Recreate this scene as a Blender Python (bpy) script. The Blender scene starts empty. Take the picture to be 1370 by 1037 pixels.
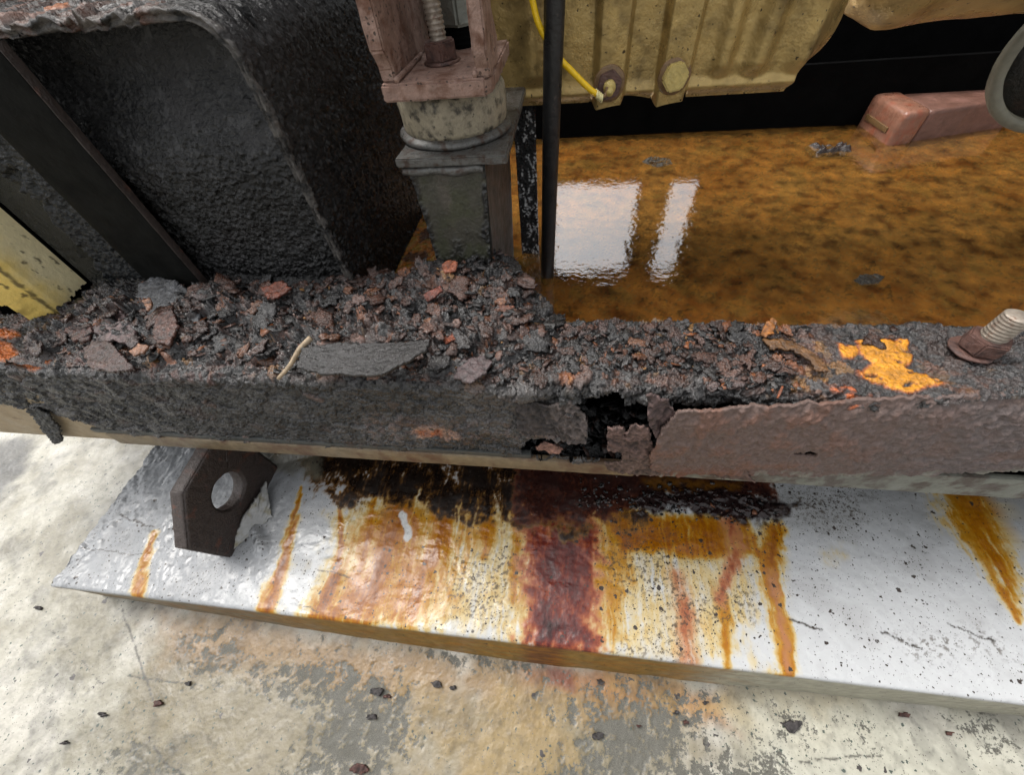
import bpy, bmesh, math
import numpy as np
from mathutils import Vector, Matrix

# ------------------------------------------------------------------ camera, sky, sun, exposure
SC = bpy.context.scene
COL = SC.collection
H = 0.26                                     # lens height above the top of the steel beam (z = 0), metres
FPX, CX, CY = 513.99, 685.0, 518.5
ROT = np.array([[0.9912898639934935, -0.037019766694857015, 0.12638806279716291],
                [0.10654216021103027, 0.7895467021101361, -0.6043713868844017],
                [-0.07741559042808105, 0.6125728871414947, 0.7866138088654465]])
cam = bpy.data.objects.new("camera", bpy.data.cameras.new("camera"))
COL.objects.link(cam)
cam.data.sensor_width = 36.0
cam.data.lens = FPX / 1370.0 * 36.0
cam.data.clip_start = 0.01
cam.data.clip_end = 200.0
M4 = Matrix.Identity(4)
for i in range(3):
    for j in range(3):
        M4[i][j] = ROT[i, j]
M4[2][3] = H
cam.matrix_world = M4
SC.camera = cam

SUN_EL, SUN_AZ = math.radians(58), math.radians(302)      # azimuth clockwise from +Y: high, from behind and to the left
world = bpy.data.worlds.new("World"); SC.world = world; world.use_nodes = True
wn = world.node_tree.nodes; wl = world.node_tree.links
bgn = wn["Background"]
sky = wn.new("ShaderNodeTexSky"); sky.sky_type = 'NISHITA'; sky.sun_disc = False
sky.sun_elevation = SUN_EL; sky.sun_rotation = SUN_AZ
sky.air_density = 1.0; sky.dust_density = 5.0; sky.ozone_density = 1.0
hs = wn.new('ShaderNodeHueSaturation'); hs.inputs['Saturation'].default_value = 0.12      # overcast: the blue washed out
wl.new(sky.outputs[0], hs.inputs['Color']); wl.new(hs.outputs[0], bgn.inputs[0]); bgn.inputs[1].default_value = 0.15
sl = bpy.data.lights.new("sun", 'SUN'); sl.energy = 1.0; sl.angle = math.radians(30); sl.color = (1.0, 0.95, 0.88)
so = bpy.data.objects.new("sun", sl); COL.objects.link(so)
sd = Vector((math.sin(SUN_AZ) * math.cos(SUN_EL), math.cos(SUN_AZ) * math.cos(SUN_EL), math.sin(SUN_EL)))
so.rotation_euler = sd.to_track_quat('Z', 'Y').to_euler(); so.location = (0, -2, 4)
SC.view_settings.view_transform = 'Standard'; SC.view_settings.look = 'None'
SC.view_settings.exposure = 1.24; SC.view_settings.gamma = 1.0

# ------------------------------------------------------------------ measuring: a point seen in the photograph, put on a real plane
O3 = np.array([0, 0, H])
def ray(px, py):
    return ROT @ np.array([(px - CX) / FPX, -(py - CY) / FPX, -1.0])
def onz(px, py, z=0.0):
    d = ray(px, py); return O3 + d * ((z - H) / d[2])
def ony(px, py, y):
    d = ray(px, py); return O3 + d * (y / d[1])
def onx(px, py, x):
    d = ray(px, py); return O3 + d * (x / d[0])
def lzx(pts, z):                              # outline on a level plane -> (x, y)
    return np.array([onz(a, b, z)[:2] for a, b in pts])
def lyx(pts, y):                              # outline on an upright plane facing the viewer -> (x, z)
    return np.array([ony(a, b, y)[[0, 2]] for a, b in pts])
def srgb(r, g, b):
    c = np.array([r, g, b]) / 255.0
    return np.where(c <= 0.04045, c / 12.92, ((c + 0.055) / 1.055) ** 2.4)

# ------------------------------------------------------------------ noise
def _h(ix, iy, seed):
    n = (ix.astype(np.int64) * 374761393 + iy.astype(np.int64) * 668265263 + seed * 2147483647 + 1013904223) & 0xFFFFFFFF
    n = ((n ^ (n >> 13)) * 1274126177) & 0xFFFFFFFF
    n = ((n ^ (n >> 16)) * 2246822519) & 0xFFFFFFFF
    n = n ^ (n >> 15)
    return (n & 0xFFFFFF) / float(0x1000000)
def pn(x, y, seed=0):
    xi = np.floor(x); yi = np.floor(y); fx = x - xi; fy = y - yi
    u = fx * fx * fx * (fx * (fx * 6 - 15) + 10); v = fy * fy * fy * (fy * (fy * 6 - 15) + 10)
    def g(dx, dy):
        a = _h(xi + dx, yi + dy, seed) * 2 * math.pi
        return np.cos(a) * (fx - dx) + np.sin(a) * (fy - dy)
    return (g(0, 0) * (1 - u) + g(1, 0) * u) * (1 - v) + (g(0, 1) * (1 - u) + g(1, 1) * u) * v
def fbm(x, y, oc=4, seed=0, gain=0.5):
    t = 0; a = 1.0
    for k in range(oc):
        ca, sa = math.cos(0.6 + 1.1 * k), math.sin(0.6 + 1.1 * k); f = 2.0 ** k
        t = t + a * pn((x * ca - y * sa) * f + 17.3 * k, (x * sa + y * ca) * f - 9.1 * k, seed + k); a *= gain
    return t
def worley(x, y, seed=0):
    xi = np.floor(x); yi = np.floor(y)
    f1 = np.full(x.shape, 9.0); f2 = np.full(x.shape, 9.0)
    ci = np.zeros(x.shape); cj = np.zeros(x.shape); ox = np.zeros(x.shape); oy = np.zeros(x.shape)
    for a in (-1, 0, 1):
        for b in (-1, 0, 1):
            cx = xi + a; cy = yi + b
            dx = x - (cx + 0.1 + 0.8 * _h(cx, cy, seed)); dy = y - (cy + 0.1 + 0.8 * _h(cx, cy, seed + 77))
            d = np.sqrt(dx * dx + dy * dy); m = d < f1
            f2 = np.where(m, f1, np.minimum(f2, d)); f1 = np.where(m, d, f1)
            ci = np.where(m, cx, ci); cj = np.where(m, cy, cj); ox = np.where(m, dx, ox); oy = np.where(m, dy, oy)
    return f1, f2, ci, cj, ox, oy
def sst(a, b, x):
    t = np.clip((x - a) / (b - a), 0, 1); return t * t * (3 - 2 * t)
def flakes(x, y, size, seed, tilt=1.5, warp=0.35, stretch=1.0):
    """a field of tilted overlapping scales; returns height (-1..1), closeness to a crack, two random numbers per scale"""
    u = x / (size * stretch); v = y / size
    wu = warp * fbm(u * 1.3, v * 1.3, 5, seed + 5, 0.6); wv = warp * fbm(u * 1.3 + 40, v * 1.3, 5, seed + 9, 0.6)
    f1, f2, ci, cj, ox, oy = worley(u + wu, v + wv, seed)
    r1 = _h(ci, cj, seed + 11); r2 = _h(ci, cj, seed + 12); r3 = _h(ci, cj, seed + 13); r4 = _h(ci, cj, seed + 14)
    h = (r1 - 0.5) + tilt * ((r2 - 0.5) * ox + (r3 - 0.5) * oy)
    return h, f2 - f1, r4, r1
def inpoly(x, y, poly):
    r = np.zeros(x.shape, bool); n = len(poly)
    for i in range(n):
        x1, y1 = poly[i]; x2, y2 = poly[(i + 1) % n]
        if y1 == y2: continue
        c = (y1 > y) != (y2 > y)
        r ^= c & (x < (x2 - x1) * (y - y1) / (y2 - y1) + x1)
    return r
def dline(x, y, pts):
    """distance to a polyline and position 0..1 along it"""
    d = np.full(x.shape, 9.0); tt = np.zeros(x.shape); n = len(pts) - 1
    for i in range(n):
        a = np.array(pts[i]); b = np.array(pts[i + 1]); ab = b - a; L = ab @ ab + 1e-12
        t = np.clip(((x - a[0]) * ab[0] + (y - a[1]) * ab[1]) / L, 0, 1)
        q = np.hypot(x - a[0] - t * ab[0], y - a[1] - t * ab[1])
        m = q < d; d = np.where(m, q, d); tt = np.where(m, (i + t) / n, tt)
    return d, tt
def sdpoly(x, y, poly):
    d, _ = dline(x, y, list(poly) + [poly[0]])
    return np.where(inpoly(x, y, poly), d, -d)
def mix(c, col, m):
    return c + (np.asarray(col) - c) * m[..., None]

# ------------------------------------------------------------------ scene-graph helpers
LOC = {}
def tag(o, label=None, cat=None, group=None, kind=None):
    if label: o["label"] = label
    if cat: o["category"] = cat
    if group: o["group"] = group
    if kind: o["kind"] = kind
    return o
def thing(name, loc, label, cat, group=None):
    o = bpy.data.objects.new(name, None); COL.objects.link(o)
    o.location = loc; o.empty_display_size = 0.02
    LOC[o] = np.array(loc, float)
    return tag(o, label, cat, group)
def link(name, me, mat, parent=None, smooth=True):
    o = bpy.data.objects.new(name, me); COL.objects.link(o)
    if mat: me.materials.append(mat)
    if parent is not None:
        o.parent = parent
    LOC[o] = LOC.get(parent, np.zeros(3)) if parent is not None else np.zeros(3)
    if smooth: me.polygons.foreach_set("use_smooth", np.ones(len(me.polygons), bool))
    return o
def mesh_np(name, V, Q, mat, parent=None, col=None, msk=None, smooth=True):
    off = LOC.get(parent, np.zeros(3)) if parent is not None else np.zeros(3)
    V = np.asarray(V, np.float64).reshape(-1, 3) - off
    me = bpy.data.meshes.new(name); nv = len(V); nf = len(Q); k = Q.shape[1]
    me.vertices.add(nv); me.vertices.foreach_set("co", V.astype(np.float32).ravel())
    me.loops.add(nf * k); me.loops.foreach_set("vertex_index", Q.astype(np.int32).ravel())
    me.polygons.add(nf); me.polygons.foreach_set("loop_start", np.arange(0, nf * k, k, dtype=np.int32))
    me.update(calc_edges=True)
    for nm, a in (("Col", col), ("Msk", msk)):
        if a is not None:
            at = me.attributes.new(nm, 'FLOAT_COLOR', 'POINT')
            c4 = np.ones((nv, 4), np.float32); c4[:, :3] = np.clip(np.asarray(a).reshape(-1, 3), 0, 4)
            at.data.foreach_set("color", c4.ravel())
    return link(name, me, mat, parent, smooth)
def compact(V, Q, *attrs):
    used = np.zeros(len(V), bool); used[Q.ravel()] = True
    idx = np.cumsum(used) - 1
    return (V[used], idx[Q]) + tuple(None if a is None else a.reshape(-1, 3)[used] for a in attrs)
def gridq(nu, nv):
    i, j = np.meshgrid(np.arange(nu - 1), np.arange(nv - 1), indexing='ij')
    a = i * nv + j
    return np.stack([a, a + nv, a + nv + 1, a + 1], -1).reshape(-1, 4)
def grid_obj(name, P, mat, parent=None, col=None, msk=None, keep=None, thick=0.0, flip=False, nrm=None, smooth=True):
    """P[nu,nv,3] -> one mesh; keep[nu,nv] drops vertices; thick > 0 makes a closed shell with real edges"""
    nu, nv = P.shape[:2]; Q = gridq(nu, nv); V = P.reshape(-1, 3)
    if flip: Q = Q[:, ::-1]
    if keep is not None:
        k = keep.reshape(-1); Q = Q[k[Q].all(1)]
    V, Q, c, m = compact(V, Q, col, msk)
    if thick > 0:
        n = np.asarray(nrm, float); n = n / np.linalg.norm(n)
        nV = len(V); V2 = V - n * thick
        e = np.concatenate([Q[:, [a, (a + 1) % 4]] for a in range(4)])
        key = e[:, 0].astype(np.int64) * nV + e[:, 1]; rev = e[:, 1].astype(np.int64) * nV + e[:, 0]
        b = e[~np.isin(key, rev)]
        side = np.stack([b[:, 1], b[:, 0], b[:, 0] + nV, b[:, 1] + nV], 1)
        V = np.concatenate([V, V2]); Q = np.concatenate([Q, Q[:, ::-1] + nV, side])
        if c is not None: c = np.concatenate([c, c])
        if m is not None: m = np.concatenate([m, m])
    return mesh_np(name, V, Q, mat, parent, c, m, smooth)

def bm_obj(name, bm, mat, parent=None, smooth=False):
    off = LOC.get(parent, np.zeros(3)) if parent is not None else np.zeros(3)
    bmesh.ops.translate(bm, verts=bm.verts, vec=Vector(-off))
    bmesh.ops.recalc_face_normals(bm, faces=bm.faces)
    me = bpy.data.meshes.new(name); bm.to_mesh(me); bm.free()
    return link(name, me, mat, parent, smooth)
def rough_up(bm, amp, size, seed=0):
    vs = list(bm.verts); bm.normal_update()
    P = np.array([v.co for v in vs]); N = np.array([v.normal for v in vs])
    d = fbm(P[:, 0] / size + P[:, 2] / size * 0.7 + seed, P[:, 1] / size + P[:, 2] / size * 0.6, 4, seed) * amp
    for v, n, q in zip(vs, N, d):
        v.co += Vector(n * q)
def box_bm(bm, lo, hi, bev=0.0, cuts=0, seg=2):
    r = bmesh.ops.create_cube(bm, size=1.0); vs = r['verts']
    lo = np.array(lo, float); hi = np.array(hi, float)
    for v in vs:
        v.co = Vector(lo + (np.array(v.co) + 0.5) * (hi - lo))
    if bev > 0:
        es = list({e for v in vs for e in v.link_edges})
        bmesh.ops.bevel(bm, geom=es, offset=bev, segments=seg, affect='EDGES', profile=0.6)
    return vs
def box(name, lo, hi, mat, parent=None, bev=0.0, cell=None, amp=0.0, nsize=0.01, seed=0, smooth=None):
    bm = bmesh.new(); box_bm(bm, lo, hi, bev)
    if cell:
        for it in range(8):
            es = [e for e in bm.edges if e.calc_length() > cell * 1.6]
            if not es or len(bm.verts) > 30000: break
            bmesh.ops.subdivide_edges(bm, edges=es, cuts=1, use_grid_fill=True)
        bmesh.ops.triangulate(bm, faces=[f for f in bm.faces if len(f.verts) > 4])
        rough_up(bm, amp, nsize, seed)
    o = bm_obj(name, bm, mat, parent, bool(cell) if smooth is None else smooth)
    if cell: o.data.set_sharp_from_angle(angle=math.radians(32))
    return o
def prism(name, outline, axis, a, b, mat, parent=None, bev=0.0, cell=None, amp=0.0, nsize=0.01, seed=0):
    """outline of 2-D points extruded along axis from a to b (x: (y,z), y: (x,z), z: (x,y))"""
    bm = bmesh.new()
    def put(p, t):
        return {'x': (t, p[0], p[1]), 'y': (p[0], t, p[1]), 'z': (p[0], p[1], t)}[axis]
    va = [bm.verts.new(put(p, a)) for p in outline]; vb = [bm.verts.new(put(p, b)) for p in outline]
    n = len(outline)
    bm.faces.new(va); bm.faces.new(vb[::-1])
    for i in range(n):
        bm.faces.new((va[i], vb[i], vb[(i + 1) % n], va[(i + 1) % n]))
    bmesh.ops.recalc_face_normals(bm, faces=bm.faces)
    if bev > 0:
        bmesh.ops.bevel(bm, geom=list(bm.edges), offset=bev, segments=2, affect='EDGES')
    if cell:
        bmesh.ops.triangulate(bm, faces=bm.faces)
        for it in range(9):
            es = [e for e in bm.edges if e.calc_length() > cell * 1.6]
            if not es or len(bm.verts) > 30000: break
            bmesh.ops.subdivide_edges(bm, edges=es, cuts=1)
            bmesh.ops.triangulate(bm, faces=[f for f in bm.faces if len(f.verts) > 3])
        rough_up(bm, amp, nsize, seed)
    o = bm_obj(name, bm, mat, parent, bool(cell))
    if cell: o.data.set_sharp_from_angle(angle=math.radians(32))
    return o
def frame_of(d):
    d = np.array(d, float); d /= np.linalg.norm(d)
    a = np.array([0, 0, 1.0]) if abs(d[2]) < 0.9 else np.array([1.0, 0, 0])
    u = np.cross(a, d); u /= np.linalg.norm(u); return u, np.cross(d, u), d
def lathe(name, prof, mat, parent=None, base=(0, 0, 0), axis=(0, 0, 1), n=40, amp=0.0, nsize=0.01, seed=0, smooth=True, rad=None):
    """prof: (radius, height) pairs along axis from base"""
    u, v, d = frame_of(axis); base = np.array(base, float)
    th = np.linspace(0, 2 * math.pi, n, endpoint=False); prof = np.array(prof, float)
    P = np.zeros((n, len(prof), 3))
    for k, (r, h) in enumerate(prof):
        rr = r * np.ones(n) if rad is None else r * rad(th)
        if amp: rr = rr + amp * fbm(np.cos(th) * r / nsize + seed, np.sin(th) * r / nsize + h / nsize, 3, seed)
        P[:, k] = base + np.outer(rr * np.cos(th), u) + np.outer(rr * np.sin(th), v) + d * h
    i, j = np.meshgrid(np.arange(n), np.arange(len(prof) - 1), indexing='ij'); m = len(prof)
    i2 = (i + 1) % n
    Q = np.stack([i * m + j, i2 * m + j, i2 * m + j + 1, i * m + j + 1], -1).reshape(-1, 4)
    V = P.reshape(-1, 3); off = LOC.get(parent, np.zeros(3)) if parent is not None else np.zeros(3)
    bm = bmesh.new(); bv = [bm.verts.new(p - off) for p in V]
    for q in Q: bm.faces.new([bv[a] for a in q])
    for k in (0, m - 1):
        if prof[k][0] > 1e-6: bm.faces.new([bv[a * m + k] for a in range(n)])
    bmesh.ops.recalc_face_normals(bm, faces=bm.faces)
    me = bpy.data.meshes.new(name); bm.to_mesh(me); bm.free()
    o = link(name, me, mat, parent, smooth)
    return o
def hexnut(name, mat, parent, base, axis, af, h, bev=0.0012, amp=0.0003, seed=1, twist=0.0, bore=None):
    u, v, d = frame_of(axis); base = np.array(base, float); R = af / math.sqrt(3)
    bm = bmesh.new(); rings = []
    for hh in (0, h):
        rings.append([bm.verts.new(base + d * hh + R * (math.cos(k * math.pi / 3 + twist) * u + math.sin(k * math.pi / 3 + twist) * v)) for k in range(6)])
    bm.faces.new(rings[0]); bm.faces.new(rings[1][::-1])
    for k in range(6):
        bm.faces.new((rings[0][k], rings[0][(k + 1) % 6], rings[1][(k + 1) % 6], rings[1][k]))
    bmesh.ops.recalc_face_normals(bm, faces=bm.faces)
    bmesh.ops.bevel(bm, geom=list(bm.edges), offset=bev, segments=2, affect='EDGES')
    bmesh.ops.triangulate(bm, faces=[f for f in bm.faces if len(f.verts) > 4])
    for it in range(5):
        es = [e for e in bm.edges if e.calc_length() > af / 7]
        if not es: break
        bmesh.ops.subdivide_edges(bm, edges=es, cuts=1); bmesh.ops.triangulate(bm, faces=[f for f in bm.faces if len(f.verts) > 3])
    rough_up(bm, amp * 3, af / 4, seed)
    return bm_obj(name, bm, mat, parent, False)
def thread_prof(r, h, pitch, depth):
    pr = [(0.0, 0.0), (r, 0.0)]; z = 0.0
    while z < h - pitch:
        pr += [(r, z + pitch * 0.15), (r - depth, z + pitch * 0.5), (r, z + pitch * 0.85)]; z += pitch
    pr += [(r, h - 0.001), (r * 0.85, h), (0.0, h)]
    return pr
def tube(name, pts, r, mat, parent=None, n=10, sub=6, smooth=True):
    pts = np.array(pts, float)
    if sub > 1:                                              # Catmull-Rom
        q = np.vstack([2 * pts[0] - pts[1], pts, 2 * pts[-1] - pts[-2]]); out = []
        for i in range(1, len(q) - 2):
            for t in np.linspace(0, 1, sub, endpoint=False):
                out.append(0.5 * ((2 * q[i]) + (-q[i - 1] + q[i + 1]) * t + (2 * q[i - 1] - 5 * q[i] + 4 * q[i + 1] - q[i + 2]) * t * t + (-q[i - 1] + 3 * q[i] - 3 * q[i + 1] + q[i + 2]) * t ** 3))
        pts = np.array(out + [pts[-1]])
    R = np.broadcast_to(np.asarray(r, float), (len(pts),)) if np.ndim(r) == 0 else np.interp(np.linspace(0, 1, len(pts)), np.linspace(0, 1, len(r)), r)
    T = np.gradient(pts, axis=0); bm = bmesh.new(); rings = []
    off = LOC.get(parent, np.zeros(3)) if parent is not None else np.zeros(3)
    u0 = None
    for p, t, rr in zip(pts, T, R):
        t = t / np.linalg.norm(t)
        if u0 is None: u, v, _ = frame_of(t)
        else:
            u = u0 - t * (u0 @ t); u /= np.linalg.norm(u); v = np.cross(t, u)
        u0 = u
        rings.append([bm.verts.new(p - off + rr * (math.cos(a) * u + math.sin(a) * v)) for a in np.linspace(0, 2 * math.pi, n, endpoint=False)])
    for a, b in zip(rings, rings[1:]):
        for k in range(n): bm.faces.new((a[k], a[(k + 1) % n], b[(k + 1) % n], b[k]))
    bm.faces.new(rings[0][::-1]); bm.faces.new(rings[-1])
    me = bpy.data.meshes.new(name); bm.to_mesh(me); bm.free()
    return link(name, me, mat, parent, smooth)

# ------------------------------------------------------------------ materials
def mat(name, agg=None, base=(0.5, 0.5, 0.5), attr=False, rough=0.5, rvar=0.15, bumps=(), var=0.35, vscale=120.0, metallic=0.0,
        second=None, sthr=(0.5, 0.62), sscale=60.0, sdetail=6.0, srough=None, speck=None, spec=0.5, coat=0.0):
    m = bpy.data.materials.new(name); m.use_nodes = True
    nt = m.node_tree; N = nt.nodes; L = nt.links; b = N["Principled BSDF"]
    tc = N.new("ShaderNodeTexCoord"); co = tc.outputs["Object"]
    if attr:
        a = N.new("ShaderNodeAttribute"); a.attribute_name = "Col"; c = a.outputs["Color"]
    else:
        a = N.new("ShaderNodeRGB"); a.outputs[0].default_value = (*base, 1); c = a.outputs[0]
    def noise(scale, detail=5.0, rg=0.6):
        n = N.new("ShaderNodeTexNoise"); n.inputs["Scale"].default_value = scale; n.inputs["Detail"].default_value = detail
        n.inputs["Roughness"].default_value = rg; L.new(co, n.inputs["Vector"]); return n.outputs["Fac"]
    def mrange(src, a0, a1, b0, b1):
        r = N.new("ShaderNodeMapRange"); L.new(src, r.inputs[0])
        for k, x in zip((1, 2, 3, 4), (a0, a1, b0, b1)): r.inputs[k].default_value = x
        return r.outputs[0]
    def mixc(f, x, y, mode='MIX'):
        q = N.new("ShaderNodeMix"); q.data_type = 'RGBA'; q.blend_type = mode
        if isinstance(f, float): q.inputs[0].default_value = f
        else: L.new(f, q.inputs[0])
        for s, k in ((x, 6), (y, 7)):
            if isinstance(s, (tuple, list, np.ndarray)): q.inputs[k].default_value = (*[float(t) for t in s[:3]], 1)
            else: L.new(s, q.inputs[k])
        return q.outputs[2]
    ro = mrange(noise(vscale * 0.6), 0.3, 0.7, max(0.03, rough - rvar), min(1, rough + rvar))
    if var > 0:
        f = mrange(noise(vscale, 8.0, 0.65), 0.25, 0.75, 1 - var, 1 + var)
        cb = N.new("ShaderNodeCombineColor")
        for k in range(3): L.new(f, cb.inputs[k])
        c = mixc(1.0, c, cb.outputs[0], 'MULTIPLY')
    if second is not None:
        f = mrange(noise(sscale, sdetail, 0.6), sthr[0], sthr[1], 0, 1)
        c = mixc(f, c, second)
        if srough is not None:
            q = N.new("ShaderNodeMix"); L.new(f, q.inputs[0]); L.new(ro, q.inputs[2]); q.inputs[3].default_value = srough; ro = q.outputs[0]
    if speck:                                              # (scale, radius, share of cells, colour, use mask?)
        for sc_, rad, share, colr, um in speck:
            v = N.new("ShaderNodeTexVoronoi"); v.inputs["Scale"].default_value = sc_; v.inputs["Randomness"].default_value = 1.0
            nz = N.new("ShaderNodeTexNoise"); nz.inputs["Scale"].default_value = sc_ * 2.2; nz.inputs["Detail"].default_value = 3
            L.new(co, nz.inputs["Vector"])
            vm = N.new("ShaderNodeVectorMath"); vm.operation = 'MULTIPLY_ADD'; L.new(nz.outputs["Color"], vm.inputs[0])
            vm.inputs[1].default_value = (0.9 / sc_,) * 3; L.new(co, vm.inputs[2]); L.new(vm.outputs[0], v.inputs["Vector"])
            sp = N.new("ShaderNodeSeparateColor"); L.new(v.outputs["Color"], sp.inputs[0])
            thr = N.new("ShaderNodeMath"); thr.operation = 'LESS_THAN'; L.new(sp.outputs[0], thr.inputs[0])
            if um:
                am = N.new("ShaderNodeAttribute"); am.attribute_name = "Msk"; s2 = N.new("ShaderNodeSeparateColor"); L.new(am.outputs["Color"], s2.inputs[0])
                mm = N.new("ShaderNodeMath"); mm.operation = 'MULTIPLY'; L.new(s2.outputs[0], mm.inputs[0]); mm.inputs[1].default_value = share; L.new(mm.outputs[0], thr.inputs[1])
            else: thr.inputs[1].default_value = share
            rs = N.new("ShaderNodeMath"); rs.operation = 'MULTIPLY'; L.new(sp.outputs[1], rs.inputs[0]); rs.inputs[1].default_value = rad
            ds = N.new("ShaderNodeMath"); ds.operation = 'LESS_THAN'; L.new(v.outputs["Distance"], ds.inputs[0]); L.new(rs.outputs[0], ds.inputs[1])
            f = N.new("ShaderNodeMath"); f.operation = 'MULTIPLY'; L.new(thr.outputs[0], f.inputs[0]); L.new(ds.outputs[0], f.inputs[1])
            c = mixc(f.outputs[0], c, colr)
    if agg is not None:                                    # blue channel of the mask: share of surface worn down to aggregate
        am = N.new("ShaderNodeAttribute"); am.attribute_name = "Msk"; s3 = N.new("ShaderNodeSeparateColor"); L.new(am.outputs["Color"], s3.inputs[0])
        sub = N.new("ShaderNodeMath"); sub.operation = 'SUBTRACT'; L.new(s3.outputs[2], sub.inputs[0]); L.new(mrange(noise(330, 9.0, 0.72), 0.3, 0.7, 0.0, 1.0), sub.inputs[1])
        fa = mrange(sub.outputs[0], -0.03, 0.08, 0.0, 1.0)
        gr = mrange(noise(900, 4.0, 0.7), 0.3, 0.7, 0.45, 1.6); cb = N.new("ShaderNodeCombineColor")
        for k in range(3): L.new(gr, cb.inputs[k])
        c = mixc(fa, c, mixc(1.0, agg, cb.outputs[0], 'MULTIPLY'))
    if attr:                                               # green channel of the mask: how matt
        am = N.new("ShaderNodeAttribute"); am.attribute_name = "Msk"; s2 = N.new("ShaderNodeSeparateColor"); L.new(am.outputs["Color"], s2.inputs[0])
        q = N.new("ShaderNodeMath"); q.operation = 'MULTIPLY_ADD'; q.use_clamp = True
        L.new(s2.outputs[1], q.inputs[0]); q.inputs[1].default_value = 0.5; L.new(ro, q.inputs[2]); ro = q.outputs[0]
    prev = None
    for kind, scale, dist, det in bumps:
        if kind == 'n': hgt = noise(scale, det, 0.62)
        else:
            v = N.new("ShaderNodeTexVoronoi"); v.inputs["Scale"].default_value = scale; v.feature = 'F1' if kind == 'v' else 'DISTANCE_TO_EDGE'
            nz = N.new("ShaderNodeTexNoise"); nz.inputs["Scale"].default_value = scale * 1.5; nz.inputs["Detail"].default_value = 3; L.new(co, nz.inputs["Vector"])
            vm = N.new("ShaderNodeVectorMath"); vm.operation = 'MULTIPLY_ADD'; L.new(nz.outputs["Color"], vm.inputs[0])
            vm.inputs[1].default_value = (det / scale,) * 3; L.new(co, vm.inputs[2]); L.new(vm.outputs[0], v.inputs["Vector"])
            hgt = v.outputs["Distance"]
        bp = N.new("ShaderNodeBump"); bp.inputs["Strength"].default_value = 1.0; bp.inputs["Distance"].default_value = dist
        L.new(hgt, bp.inputs["Height"])
        if prev is not None: L.new(prev, bp.inputs["Normal"])
        prev = bp.outputs[0]
    if prev is not None: L.new(prev, b.inputs["Normal"])
    L.new(c, b.inputs["Base Color"]); L.new(ro, b.inputs["Roughness"])
    b.inputs["Metallic"].default_value = metallic
    b.inputs["Specular IOR Level"].default_value = spec
    b.inputs["Coat Weight"].default_value = coat; b.inputs["Coat Roughness"].default_value = 0.15
    return m

BLK = (0.006, 0.005, 0.005)
M_plinth = mat("white_paint_on_concrete", attr=True, rough=0.24, rvar=0.12, var=0.06, vscale=60, spec=0.35,
               bumps=[('n', 26, 0.0022, 2), ('n', 120, 0.0005, 3)],
               speck=[(130, 0.34, 0.55, (0.03, 0.022, 0.018), True), (300, 0.36, 0.9, (0.035, 0.027, 0.022), True), (620, 0.36, 0.9, (0.05, 0.04, 0.032), True)])
M_ground = mat("worn_concrete", agg=tuple(srgb(92, 90, 81) * 0.66), attr=True, rough=0.42, rvar=0.12, var=0.14, vscale=90, bumps=[('n', 25, 0.0025, 3), ('n', 300, 0.0005, 6)],
               speck=[(75, 0.30, 0.2, (0.03, 0.024, 0.022), True), (520, 0.36, 0.9, (0.085, 0.075, 0.06), True), (190, 0.32, 0.85, (0.04, 0.052, 0.042), True)])
M_crust = mat("flaking_rust_and_black_paint", attr=True, rough=0.27, rvar=0.16, var=0.5, vscale=420, bumps=[('n', 420, 0.0019, 6), ('v', 300, 0.0010, 0.8)], spec=0.8)
M_flake = mat("loose_rust_flakes", attr=True, rough=0.22, rvar=0.15, var=0.5, vscale=380, bumps=[("n", 500, 0.0016, 5)], spec=0.75)
M_plate = mat("dull_brown_rust_plate", attr=True, rough=0.55, rvar=0.12, var=0.3, vscale=300, bumps=[('n', 160, 0.0016, 6), ('n', 700, 0.0007, 5)], spec=0.5)
M_black = mat("pebbled_black_paint", attr=True, rough=0.20, rvar=0.12, var=0.5, vscale=260, bumps=[('n', 420, 0.0016, 5)], spec=0.42)
M_smooth = mat("smooth_black_paint", base=(0.0085, 0.0087, 0.0080), spec=0.02, rough=0.42, rvar=0.12, var=0.4, vscale=60, bumps=[('n', 160, 0.0006, 5)], second=(0.012, 0.0115, 0.011), sthr=(0.55, 0.75), sscale=40)
M_dark = mat("shade_black_steel", base=(0.0035, 0.0035, 0.0035), rough=0.8, spec=0.02, var=0.4, vscale=20, bumps=[('n', 80, 0.002, 5)])  # near-black: the dark of the shaded interior is put into the colour
M_rod = mat("black_rod_paint", base=(0.012, 0.012, 0.0125), rough=0.36, rvar=0.1, var=0.5, vscale=90, bumps=[('n', 260, 0.0008, 5)], second=(0.06, 0.05, 0.045), sthr=(0.62, 0.7), sscale=130)
M_brack = mat("pinkish_rusted_primer", base=srgb(134, 108, 96), rough=0.6, rvar=0.12, var=0.28, vscale=150, bumps=[('n', 260, 0.0013, 6)],
              second=srgb(96, 64, 48), sthr=(0.48, 0.66), sscale=70, speck=[(330, 0.38, 0.5, (0.05, 0.03, 0.022), False), (120, 0.3, 0.3, (0.07, 0.04, 0.03), False)])
M_brackr = mat("orange_brown_rust_edge", base=srgb(126, 72, 46), rough=0.6, var=0.4, vscale=200, bumps=[('n', 300, 0.0016, 6)], second=srgb(80, 52, 42), sthr=(0.5, 0.65), sscale=90)
M_nut = mat("rusted_nut_steel", base=srgb(92, 66, 58), rough=0.5, var=0.45, vscale=260, bumps=[('n', 420, 0.0012, 6)], second=srgb(60, 42, 38), sthr=(0.5, 0.62), sscale=130)
M_stud = mat("dull_bare_thread", base=srgb(148, 138, 126), rough=0.42, var=0.35, vscale=260, bumps=[('n', 600, 0.0004, 4)], second=srgb(104, 70, 52), sthr=(0.55, 0.7), sscale=160, metallic=0.35)
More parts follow.
